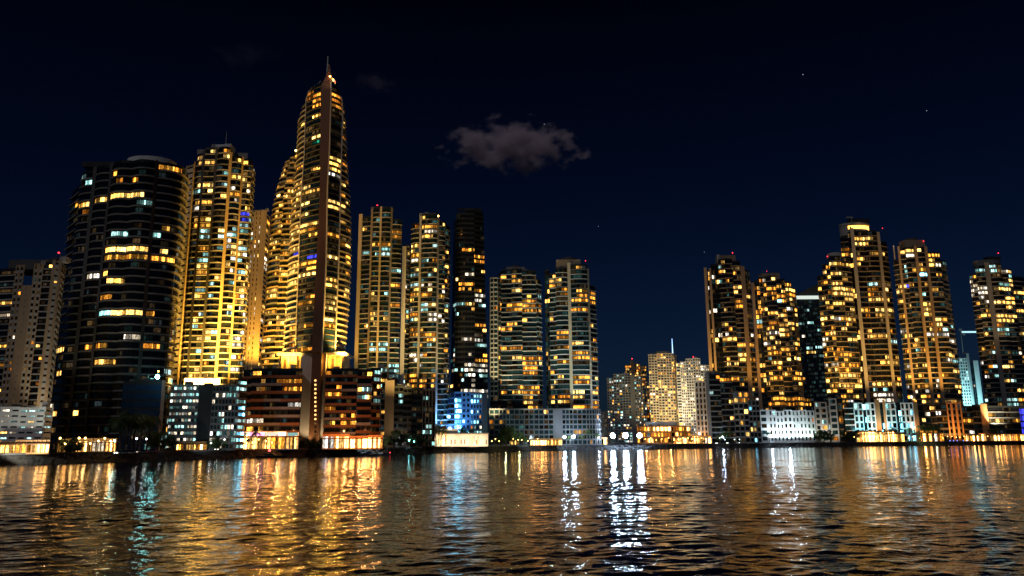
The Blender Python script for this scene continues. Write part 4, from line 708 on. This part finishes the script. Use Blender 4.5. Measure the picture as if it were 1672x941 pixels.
TREES = [
 ('l', [(110, 8, .6), (117, 8, .55), (124, 8, .62)], 'bushy dark tree in front of the long restaurant below the disc roofed tower', 'trees before the long restaurant'),
 ('l', [(33, 14, .8), (42, 14, .7)], 'dark leafy tree on the roofline of the cafe at the photo\'s left edge', 'trees by the left edge cafe'),
 ('p', [(196, 12, .8), (206, 13, .9), (216, 12, .8), (228, 14, .95), (240, 12, .85)], 'dim palm standing before the dark blue glass box', 'palms before the dark glass box'),
 ('l', [(248, 10, .75), (258, 11, .8), (270, 9, .7), (280, 10, .8), (345, 9, .6), (352, 10, .6), (362, 9, .7), (372, 9, .6)], 'low dark shoreline tree under the gridded office block', 'trees under the gridded office'),
 ('p', [(392, 9, .55), (404, 9, .5), (418, 9, .6), (432, 9, .5), (450, 9, .6), (466, 9, .5)], 'palm silhouetted against the shopfront with pink signs', 'palms before the pink signed shops'),
 ('l', [(490, 8, .45), (497, 8, .5), (509, 8, .5), (516, 8, .45)], 'low bush tree at the foot of the pale pylon', 'bushes at the pylon'),
 ('l', [(634, 10, .7), (644, 12, .85), (655, 10, .8), (668, 11, .9), (680, 9, .7), (690, 9, .65)], 'dark tree in the clump before the mixed dark block', 'trees before the mixed block'),
 ('p', [(703, 8, .8), (712, 8, .95), (720, 8, .85), (740, 8, .7), (755, 8, .8), (769, 8, .7), (786, 8, .8)], 'palm against the cream pavilion wall', 'palms at the cream pavilion'),
 ('l', [(818, 12, 1.0), (827, 14, 1.3), (834, 14, 1.2), (846, 12, 1.0), (855, 12, .8)], 'lamp lit green tree beside the twins\' stone podium', 'green trees at the twin podium'),
 ('p', [(930, 8, .7), (950, 8, .75), (963, 8, .8), (974, 10, .8)], 'palm near the white lamps beside the slimmer twin', 'palms by the slimmer twin'),
 ('l', [(1100, 9, .5), (1108, 9, .55), (1128, 9, .5), (1150, 9, .5)], 'small clipped tree before the low orange stalls', 'trees before the orange stalls'),
 ('l', [(1185, 14, 1.3), (1194, 12, 1.2), (1203, 14, 1.4), (1212, 12, 1.2), (1176, 14, .9)], 'big dark tree in the grove under the paired brown towers', 'grove under the brown towers'),
 ('p', [(1241, 8, 1.1), (1257, 8, .8)], 'tall palm in front of the long white block', 'palms at the white block'),
 ('l', [(1338, 10, 1.2), (1346, 12, 1.4), (1357, 10, 1.2), (1383, 10, 1.3), (1390, 10, 1.1), (1398, 10, 1.0)], 'dark tree before the cream stepped block and its orange end wall', 'trees at the cream block'),
 ('p', [(1436, 9, .9), (1449, 9, .8), (1461, 9, .9), (1487, 9, .8), (1495, 9, .8)], 'palm before the amber cafe terrace and icy facades', 'palms at the amber terrace'),
 ('p', [(1507, 9, 1.1), (1516, 9, 1.2), (1525, 9, 1.1), (1534, 9, 1.2)], 'green lit palm beside the glowing orange wall', 'palms beside the orange wall'),
 ('l', [(1580, 9, 1.0), (1592, 9, .9), (1622, 9, 1.2), (1634, 9, 1.1), (1650, 9, 1.2)], 'dark tree on the quay below the rounded tower', 'trees below the rounded tower'),
]
for kd, spots, lab, grp in TREES:
    for px, inl, sc_ in spots: tree(kd, px, inl, sc_, lab, grp)
for pl in protos.values():
    for o in pl:
        if o.name not in used:
            for ch in list(o.children): bpy.data.objects.remove(ch)
            bpy.data.objects.remove(o)

# ------------------------------------------------------------------ street lamps
def lamp_at(px, inl):
    Y = 300.0
    for _ in range(40): Y = shoreY(Gx(px, Y, 728)) + inl
    return Gx(px, Y, 728), Y
lamp_protos = {}
def street_lamp(px, mat, label, group, h=4.2, rad=.34, inl=5.5, light=None):
    x, y = lamp_at(px, inl); key = (mat, h, rad)
    if key not in lamp_protos:
        t = thing('street_lamp', label, 'street lamp')
        q = MB(); q.tube([(0, 0, 0), (0, 0, .5), (0, 0, h)], [.12, .08, .06], 6); q.box(-.22, .22, -.22, .22, 0, .12); q.build('pole', 'dark_metal', t)
        q = MB(); q.ball((0, 0, h + rad), rad, 10, 6); q.build('lamp_head', mat, t)
        lamp_protos[key] = t
    else: t = copy_tree(lamp_protos[key])
    t.location = (x, y, GZ - .205); tag(t, label, 'street lamp', group)
    if light:
        d = bpy.data.lights.new('lamp_light', 'POINT'); d.energy = light[0]; d.color = light[1]; d.shadow_soft_size = .35
        o = bpy.data.objects.new('lamp_light', d); COL.objects.link(o); o.location = (x, y - .1, GZ + h + rad * 2 + .4)
LAMPS = [
 ('lamp_warm', [4, 12, 22, 34, 46, 55, 66, 78, 97, 106, 128, 138, 147, 160, 170, 180], 'warm globe lamp on the quay before the cafes at the photo\'s left edge', 'lamps before the left cafes'),
 ('lamp_cyan', [186], 'cyan globe lamp where the long restaurant ends', None),
 ('lamp_white', [222, 238, 262, 344, 366], 'small white globe lamp on the dark quay by the glass box and gridded office', 'lamps by the glass box'),
 ('lamp_orange', [386, 394, 402, 412, 422, 434, 444, 456, 464, 476, 528, 534, 540, 548, 555, 563, 570, 582, 604, 614, 621], 'orange globe lamp before the brown terraces', 'lamps before the brown terraces'),
 ('lamp_white', [486], 'bright white lamp at the corner beside the pale pylon', None),
 ('lamp_cyan', [668, 676], 'cold blue white lamp among the trees before the mixed block', 'lamps before the mixed block'),
 ('lamp_warm', [803, 809, 815, 838, 846, 852, 862, 870, 878, 887, 896, 908, 914], 'warm lamp along the foot of the twins\' podium', 'lamps at the twin podium'),
 ('lamp_orange', [1054, 1063, 1072, 1081, 1092, 1101, 1109, 1116, 1124, 1131, 1138, 1146, 1153, 1160], 'orange lamp before the round hall and low stalls', 'lamps before the round hall'),
 ('lamp_white', [1176, 1184, 1200, 1208, 1219], 'tiny white lamp in the dark grove under the brown towers', 'lamps in the grove'),
 ('lamp_warm', [1396, 1402, 1409, 1414, 1421, 1427, 1433, 1440, 1452, 1457, 1463, 1470, 1477, 1485, 1492], 'warm lamp along the amber terrace under the icy facades', 'lamps at the amber terrace'),
 ('lamp_warm', [1541, 1549, 1556, 1563, 1569, 1576, 1583, 1588, 1594, 1600, 1607, 1615, 1622, 1630, 1637, 1645, 1652, 1660, 1666, 1670], 'small warm quay lamp by the glowing orange walls', 'quay lamps by the orange walls'),
 ('lamp_blue', [1552, 1558, 1564, 1574, 1580, 1586, 1594, 1604], 'low violet blue bollard lamp on the quay edge', 'violet bollards'),
 ('lamp_green', [1503, 1521], 'greenish lamp among the palms beside the orange wall', 'lamps among the green palms'),
]
for mat, pxs, lab, grp in LAMPS:
    for px in pxs:
        low = mat == 'lamp_blue'
        street_lamp(px, mat, lab, grp, h=.7 if low else rt.choice([3.4, 4.2, 5.0]), rad=.3 if low else .28, inl=4.6 if low else 5.5)
BIG = [(922, 'left one of two bright white flood lamps by the slimmer twin', 'pair of white floods', .9), (937, 'right one of two bright white flood lamps by the slimmer twin', 'pair of white floods', 1.15), (978, 'white flood lamp alone under the small far block', None, .3),
       (1001, 'blazing white mast flood lamp, first of three across the gap', None, 1.9), (1022, 'blazing white mast flood lamp, middle of three across the gap', None, 2.1), (1045, 'blazing white mast flood lamp, last of three across the gap', None, 1.95),
       (1181, 'single white lamp with a green post before the dark grove', None, .45), (1261, 'white flood lamp at the foot of the long white block', None, .55), (1290, 'brightest white flood lamp against the long white block', None, .9), (1226, 'white flood lamp beside the small blue lit block', None, .35)]
for px, lab, grp, rad in BIG:
    street_lamp(px, 'lamp_flood', lab, None, h=5.5, rad=rad, inl=5.0, light=(3500 * rad if rad < 1.45 else 16000, (.7, .82, 1)))

# ------------------------------------------------------------------ parked cars on the quay road
emit_mat('head_lamp', (1, .92, .75), 14.0); emit_mat('tail_lamp', (1, .03, .02), 3.0); wall_mat('car_white', (.6, .6, .6), .3); wall_mat('car_dark', (.04, .045, .05), .3); wall_mat('tyre', (.02, .02, .02))
def car_proto(mat):
    t = link('parked_car', None)
    q = MB(); q.prism([(-2.2, -.85), (2.2, -.85), (2.2, .85), (-2.2, .85)], .35, .85, 0, [(-2.15, -.82), (2.1, -.82), (2.1, .82), (-2.15, .82)]); q.build('body', mat, t)
    q = MB(); q.prism([(-1.5, -.78), (1.1, -.78), (1.1, .78), (-1.5, .78)], .851, 1.42, 0, [(-1.1, -.62), (.45, -.62), (.45, .62), (-1.1, .62)]); q.build('cabin', 'glass_black', t)
    q = MB(); q.box(-1.05, .4, -.6, .6, 1.422, 1.47); q.build('roof', mat, t)
    for x in (-1.4, 1.35):
        for y in (-.8, .8):
            q = MB(); q.tube([(x, y - .11, .33), (x, y, .33), (x, y + .11, .33)], [.33, .33, .33], 12); q.build('wheel', 'tyre', t)
    for y in (-.62, .62):
        q = MB(); q.box(2.18, 2.23, y - .2, y + .2, .6, .78); q.build('headlight', 'head_lamp', t); q = MB(); q.box(-2.23, -2.18, y - .2, y + .2, .62, .8); q.build('tail_light', 'tail_lamp', t)
    return t
car_src = {}
for pxs, mat, rot, lab, grp in (([200, 214, 231, 246], 'car_white', -1.9, 'small pale car parked nose out on the quay before the dark glass box', 'cars by the dark glass box'), ([352, 376], 'car_dark', -1.2, 'small dark car with red tail lights under the gridded office', 'cars under the gridded office'),
        ([543, 557, 574, 609], 'car_dark', 1.1, 'small dark car with tail lights before the orange shopfront', 'cars before the orange shopfront'), ([1170, 1188, 1206], 'car_white', -1.7, 'small pale car by the dark grove under the brown towers', 'cars by the grove'), ([1610, 1626, 1642, 1656], 'car_white', -1.8, 'small pale car on the quay road below the rounded tower', 'cars below the rounded tower')):
    for px in pxs:
        if mat not in car_src: t = car_src[mat] = car_proto(mat)
        else: t = copy_tree(car_src[mat])
        x, y = lamp_at(px, 7.6); t.location = (x, y, GZ - .2); t.rotation_euler.z = rot + rt.uniform(-.25, .25); tag(t, lab, 'car', grp)

# ------------------------------------------------------------------ boats
def boat(px, Yoff, length, label, hull='hull_white', rot=0, lamp=None, group=None):
    x, y = lamp_at(px, 0); y += Yoff; x = Gx(px, y, 738)
    t = thing('motor_boat', label, 'boat', (x, y, .0), group); t.rotation_euler.z = rot
    st = [(-.5, .32, .95), (-.25, .36, .9), (.1, .36, .95), (.35, .24, 1.1), (.5, .02, 1.35)]; q = MB(); rings = []
    for u, w, z in st:
        b0 = len(q.v); X_ = u * length; W_ = w * length * .42; q.v += [(X_, -W_, z), (X_, -W_ * .75, .1), (X_, 0, -.3), (X_, W_ * .75, .1), (X_, W_, z)]; rings.append(b0)
    for a, c in zip(rings, rings[1:]):
        for i in range(5):
            j = (i + 1) % 5; q.f.append((a + i, a + j, c + j, c + i)); q.mi.append(0); q.uv += [(0, 0)] * 4
    q.f.append(tuple(rings[0] + i for i in range(5))); q.mi.append(0); q.uv += [(0, 0)] * 5
    q.build('hull', hull, t)
    q = MB(); L_ = length; q.prism([(-.28 * L_, -.09 * L_), (.12 * L_, -.09 * L_), (.12 * L_, .09 * L_), (-.28 * L_, .09 * L_)], 1.0, 2.1, 0, [(-.26 * L_, -.08 * L_), (.04 * L_, -.08 * L_), (.04 * L_, .08 * L_), (-.26 * L_, .08 * L_)]); q.build('cabin', hull, t)
    q = MB(); q.box(-.22 * L_, .0, -.0915 * L_, -.0885 * L_, 1.45, 1.85); q.build('cabin_window', 'glass_black', t)
    q = MB(); q.tube([(-.1 * L_, 0, 2.1), (-.1 * L_, 0, 2.6), (-.1 * L_, 0, 3.3)], [.05, .04, .03], 5); q.build('mast', 'dark_metal', t)
    if lamp: q = MB(); q.ball((-.1 * L_, 0, 3.5), .6, 8, 6); q.build('lamp', lamp, t)
boat(445, -7, 15, 'dark hulled motor boat with a red lamp moored below the brown terraces', 'hull_dark', .1, 'boat_red')
for px, ln, ro, lab in ((571, 8, .15, 'white motor boat at the little marina, farthest from the white mast lamp'), (586, 9, -.1, 'white motor boat moored right beneath the white marina lamp'), (606, 8, .2, 'white motor boat between the marina lamp and the red buoy light'), (622, 7, 0, 'smallest white motor boat, at the marina end by the dark trees')):
    boat(px, -5, ln, lab, 'hull_white', ro)
street_lamp(593, 'lamp_flood', 'white mast lamp over the little marina before the orange shopfront', None, h=3.2, rad=.7, inl=3.4, light=(9000, (1, .95, .85)))
x, y = lamp_at(637, -8); bu = thing('buoy', 'small red lit buoy off the dark trees', 'buoy', (x, y, 0)); q = MB(); q.tube([(0, 0, -.4), (0, 0, .5), (0, 0, 1.2)], [.5, .45, .12], 10); q.build('float', 'hull_dark', bu); q = MB(); q.ball((0, 0, 1.4), .28, 8, 6); q.build('lamp', 'red_lamp', bu)

# ------------------------------------------------------------------ facade floods and lamps, plus unseen spots standing in for city light
GOLDC = (1.0, .53, .075); WARMC = (1.0, .68, .35); AMBC = (1.0, .42, .1); COLDC = (.75, .92, 1.0); CYANC = (.35, .9, 1.0); BLUC = (.2, .5, 1.0)
# gold group round the sail tower
spot(352, 618, 405, 345, 420, 432, 387090, GOLDC, 100); spot(300, 640, 415, 298, 430, 440, 146386, GOLDC, 80); spot(400, 597, 415, 392, 420, 436, 306000, GOLDC, 90)
spot(330, 612, 412, 330, 520, 432, 160000, GOLDC, 130); spot(378, 612, 412, 378, 520, 432, 160000, GOLDC, 130); spot(420, 604, 520, 415, 470, 545, 211140, GOLDC, 110); spot(445, 604, 440, 440, 420, 468, 175949, GOLDC, 110); spot(470, 604, 424, 476, 420, 444, 117300, GOLDC, 90); spot(440, 604, 455, 450, 520, 468, 35190, GOLDC, 130)
spot(575, 598, 425, 560, 420, 444, 221000, GOLDC, 90); spot(556, 597, 425, 552, 330, 440, 221000, GOLDC, 60)
for a in (466, 478, 540, 552): bulb(a, 590, YE - 1.5, 2500, GOLDC, .3)
spot(498, 728, 420, 505, 640, 430, 7650, WARMC, 90); spot(526, 728, 421, 528, 640, 430, 6800, WARMC, 90)
for a in (395, 425, 455, 480, 540, 565, 590, 612): bulb(a, 703, 396, 2600, (1, .35, .1), .3)
spot(534, 150, 415, 534, 105, YE - 3, 1275, (1, .9, .8), 60)  # added spot without a fixture, only brightens the spire
# teal pair
spot(575, 640, 500, 590, 450, 535, 149600, GOLDC, 80); spot(640, 650, 470, 650, 480, 540, 163200, (1, .68, .24), 90); spot(700, 640, 490, 700, 470, 540, 132600, (1, .68, .24), 90)  # gold edge flood, then unseen fill for the ambient city light
# left towers
spot(60, 660, 326, 70, 600, 345, 2200, (1, .75, .4), 100); spot(40, 735, 280, 40, 690, 305, 14000, (.95, .95, .8), 130); spot(100, 740, 335, 108, 420, 378, 40000, (1, .85, .6), 60)
spot(258, 616, 345, 230, 640, 352, 1800, CYANC, 150)
spot(335, 730, 356, 335, 670, 378, 4000, COLDC, 120)
for a in (100, 120, 140, 165, 185): bulb(a, 716, 322, 300, (1, .6, .25), .3)
spot(716, 701, 544, 718, 660, 548, 9000, BLUC, 140); spot(728, 699, 531, 735, 660, 548, 36000, BLUC, 120); spot(745, 703, 544, 748, 660, 548, 9000, BLUC, 140)
for a in (714, 722, 739, 756, 773, 790): spot(a, 724, 522, a, 714, 528, 2600, (1, .72, .4), 150, .3)
spot(636, 720, 485, 636, 650, 505, 6000, WARMC, 100)
# twins
spot(802, 716, 606, 812, 560, 640, 330000, (1, .8, .4), 50); spot(870, 716, 592, 862, 560, 640, 247500, (.9, .9, .65), 55); spot(945, 716, 592, 940, 560, 640, 247500, (.8, .95, .8), 55)  # unseen fill added in place of ambient city and street light
spot(870, 716, 560, 880, 690, 624, 30000, (.7, .9, .9), 100); spot(945, 716, 570, 950, 690, 624, 22000, (.6, .8, 1), 100)
for px_, Y_ in ((826, 556), (848, 560), (1510, 771), (1528, 773)): bulb(px_, 718, Y_, 900, (.95, 1, .45), .2)
# gap
spot(1000, 715, 800, 1010, 660, 1000, 130000, (.5, .62, 1), 90); spot(1080, 700, 880, 1084, 620, 950, 300000, (1, .78, .35), 90); spot(1130, 700, 870, 1130, 630, 930, 170000, (1, .85, .6), 90)
for a in (1055, 1075, 1095, 1120, 1145): bulb(a, 714, 705, 2600, AMBC, .4)
spot(1145, 715, 670, 1147, 650, 705, 18000, (1, .8, .5), 100)
# brown pair
spot(1160, 640, 742, 1165, 520, 770, 96000, (1, .54, .12), 80); spot(1200, 640, 738, 1205, 520, 770, 83600, (1, .56, .14), 100); spot(1275, 660, 735, 1270, 540, 772, 97920, (1, .5, .09), 100)
spot(1290, 714, 746, 1288, 694, 752, 18720, COLDC, 160); spot(1261, 714, 747, 1261, 694, 752, 9360, COLDC, 160); spot(1275, 714, 746, 1275, 694, 752, 8320, COLDC, 160); spot(1308, 714, 747, 1308, 694, 752, 7280, (.8, 1, .9), 160); spot(1324, 714, 748, 1324, 694, 752, 5200, (.8, 1, .9), 160); spot(1215, 714, 735, 1215, 690, 742, 3600, (.5, .7, 1), 150)
# right trio
spot(1345, 665, 795, 1352, 520, 824, 231200, GOLDC, 90); spot(1400, 655, 790, 1405, 520, 838, 217600, (1, .56, .14), 90); spot(1450, 655, 785, 1445, 540, 838, 163200, (1, .5, .09), 90); spot(1500, 660, 780, 1500, 520, 830, 353600, (1, .53, .1), 90); spot(1560, 662, 795, 1555, 520, 830, 204000, (1, .5, .09), 90)
spot(1350, 716, 757, 1350, 690, 768, 11200, (1, .95, .8), 140)
for a in (1403, 1422, 1455, 1482): spot(a, 702, 779, a, 675, 790, 12240, CYANC, 140)
for a in (1388, 1433, 1445, 1496): spot(a, 712, 783, a, 680, 790, 16000, AMBC, 80)
spot(1560, 714, 796, 1560, 680, 812, 70000, AMBC, 120); spot(1607, 714, 790, 1607, 680, 812, 4800, AMBC, 90); spot(1525, 714, 796, 1525, 680, 812, 6800, (1, .54, .12), 120)
spot(1580, 668, 1030, 1580, 620, 1060, 122400, CYANC, 120); spot(1600, 668, 1035, 1600, 620, 1062, 54400, CYANC, 120)
spot(1630, 700, 800, 1630, 540, 862, 272000, (1, .8, .5), 90)

# ------------------------------------------------------------------ stars and clouds
for i, (px, py) in enumerate([(1311, 122), (1513, 181), (889, 203), (977, 370), (1150, 412)]):
    q = MB(); rad = [13, 11, 11, 8, 7][i]; q.ball((0, 0, 0), rad, 8, 6)
    o = q.build('star', 'star_light'); o.location = P(px, py, 22000)
    tag(o, ['brightest star, high over the far gap', 'star high above the amber piered tower', 'star just above the small cloud', 'faint star over the open sky beside the twins', 'faint star just above the fin edged brown tower'][i], 'star')
def cloud_mat(name, dens, thr, scale, seed, soft=.42):
    m, nt, N, L = new_mat(name); out = N.new('ShaderNodeOutputMaterial'); v = N.new('ShaderNodeVolumePrincipled'); L.new(v.outputs[0], out.inputs['Volume'])
    v.inputs['Color'].default_value = (1, .88, .97, 1); v.inputs['Anisotropy'].default_value = 0.0
    tc = N.new('ShaderNodeTexCoord'); mp = N.new('ShaderNodeMapping'); mp.inputs['Location'].default_value = (seed, seed * 2, seed * .7); mp.inputs['Scale'].default_value = scale; L.new(tc.outputs['Object'], mp.inputs['Vector'])
    ns = N.new('ShaderNodeTexNoise'); ns.inputs['Scale'].default_value = 1; ns.inputs['Detail'].default_value = 6; ns.inputs['Roughness'].default_value = .6; L.new(mp.outputs[0], ns.inputs['Vector'])
    ln = N.new('ShaderNodeVectorMath'); ln.operation = 'LENGTH'; L.new(tc.outputs['Object'], ln.inputs[0])
    fo = N.new('ShaderNodeMapRange'); fo.inputs['From Min'].default_value = .25; fo.inputs['From Max'].default_value = 1.0; fo.inputs['To Min'].default_value = 0.0; fo.inputs['To Max'].default_value = .40; L.new(ln.outputs['Value'], fo.inputs['Value'])
    sb = N.new('ShaderNodeMath'); sb.operation = 'SUBTRACT'; L.new(ns.outputs[0], sb.inputs[0]); L.new(fo.outputs[0], sb.inputs[1])
    mr = N.new('ShaderNodeMapRange'); mr.inputs['From Min'].default_value = thr; mr.inputs['From Max'].default_value = thr + soft; mr.inputs['To Max'].default_value = dens; L.new(sb.outputs[0], mr.inputs['Value'])
    L.new(mr.outputs[0], v.inputs['Density']); MATS[name] = m; return m
def cloud(px, py, Y, rx, ry, rz, mat, label):
    q = MB(); q.ball((0, 0, 0), 1, 20, 12); o = q.build('cloud', mat); o.location = P(px, py, Y); o.scale = (rx, ry, rz)
    tag(o, label, 'cloud')
cloud_mat('cloud_main', .15, .41, (6.0, 3.4, 3.0), 5.7); cloud_mat('cloud_wisp', .006, .36, (3.6, 2.4, 2.2), 8.1); cloud_mat('cloud_faint', .0018, .36, (3.6, 2.4, 2.2), 2.9)
cloud(838, 240, 3200, 540, 280, 180, 'cloud_main', 'small ragged mauve cloud alone in the open night sky'); cloud(612, 136, 3300, 170, 150, 60, 'cloud_wisp', 'faint wisp of cloud just beside the sail tower\'s spire'); cloud(395, 90, 3600, 330, 200, 90, 'cloud_faint', 'very faint broad wisp high above the slab topped tower')

# a roof lamp on a mast is a piece of that mast
for o in list(S.objects):
    if o.name.startswith(('beacon', 'roof_lamp')) and o.parent:
        c = sum((v.co for v in o.data.vertices), Vector()) / len(o.data.vertices)
        for mst in o.parent.children:
            if mst.name.startswith(('mast', 'lamp_post')):
                t = max((v.co for v in mst.data.vertices), key=lambda v: v.z)
                if (t - c).length < 9 and math.hypot(t.x - c.x, t.y - c.y) < 2.5: o.parent = mst; break

# ------------------------------------------------------------------ night sky and moon
W0 = bpy.data.worlds.new('World'); S.world = W0; W0.use_nodes = True; nt = W0.node_tree; N = nt.nodes; L = nt.links; N.clear()
out = N.new('ShaderNodeOutputWorld'); bg = N.new('ShaderNodeBackground'); L.new(bg.outputs[0], out.inputs[0])
sky = N.new('ShaderNodeTexSky'); sky.sky_type = 'NISHITA'; sky.sun_disc = False; MOON_EL, MOON_AZ = R(38), R(205)
sky.sun_elevation = MOON_EL; sky.sun_rotation = MOON_AZ
tc = N.new('ShaderNodeTexCoord'); sz = N.new('ShaderNodeSeparateXYZ'); L.new(tc.outputs['Generated'], sz.inputs[0])
gr = N.new('ShaderNodeValToRGB'); L.new(sz.outputs[2], gr.inputs[0]); el = gr.color_ramp.elements
el[0].position = .0; el[0].color = (1.7, 1.6, 1.45, 1); el[1].position = .55; el[1].color = (.18, .22, .3, 1); e2 = el.new(.12); e2.color = (1.35, 1.35, 1.35, 1); e3 = el.new(.3); e3.color = (.75, .8, .9, 1)
glow = N.new('ShaderNodeMix'); glow.data_type = 'RGBA'; glow.blend_type = 'MULTIPLY'; glow.inputs['Factor'].default_value = 1; L.new(gr.outputs[0], glow.inputs['B'])
mul = N.new('ShaderNodeMix'); mul.data_type = 'RGBA'; mul.blend_type = 'MULTIPLY'; mul.inputs['Factor'].default_value = 1; mul.inputs['B'].default_value = (.24, .54, 1.28, 1)
L.new(sky.outputs[0], mul.inputs['A']); L.new(mul.outputs['Result'], glow.inputs['A']); L.new(glow.outputs['Result'], bg.inputs['Color']); bg.inputs['Strength'].default_value = .0022
d = bpy.data.lights.new('moon', 'SUN'); d.energy = .26; d.angle = R(.5); d.color = (1, .93, .98)
o = bpy.data.objects.new('moon', d); COL.objects.link(o)
dirv = Vector((math.sin(MOON_AZ) * math.cos(MOON_EL), math.cos(MOON_AZ) * math.cos(MOON_EL), math.sin(MOON_EL)))
o.rotation_euler = (-dirv).to_track_quat('-Z', 'Y').to_euler()

# ------------------------------------------------------------------ render settings
S.render.engine = 'CYCLES'
S.view_settings.view_transform = 'Standard'; S.view_settings.look = 'None'; S.view_settings.exposure = 0; S.view_settings.gamma = 1
cy = S.cycles; cy.use_denoising = True; cy.max_bounces = 5; cy.diffuse_bounces = 2; cy.glossy_bounces = 3; cy.transmission_bounces = 2; cy.volume_bounces = 4
cy.sample_clamp_indirect = 12; cy.caustics_reflective = False; cy.use_light_tree = True; cy.volume_step_rate = 1.0
try: cy.denoiser = 'OPENIMAGEDENOISE'; cy.denoising_input_passes = 'RGB_ALBEDO_NORMAL'
except Exception: pass
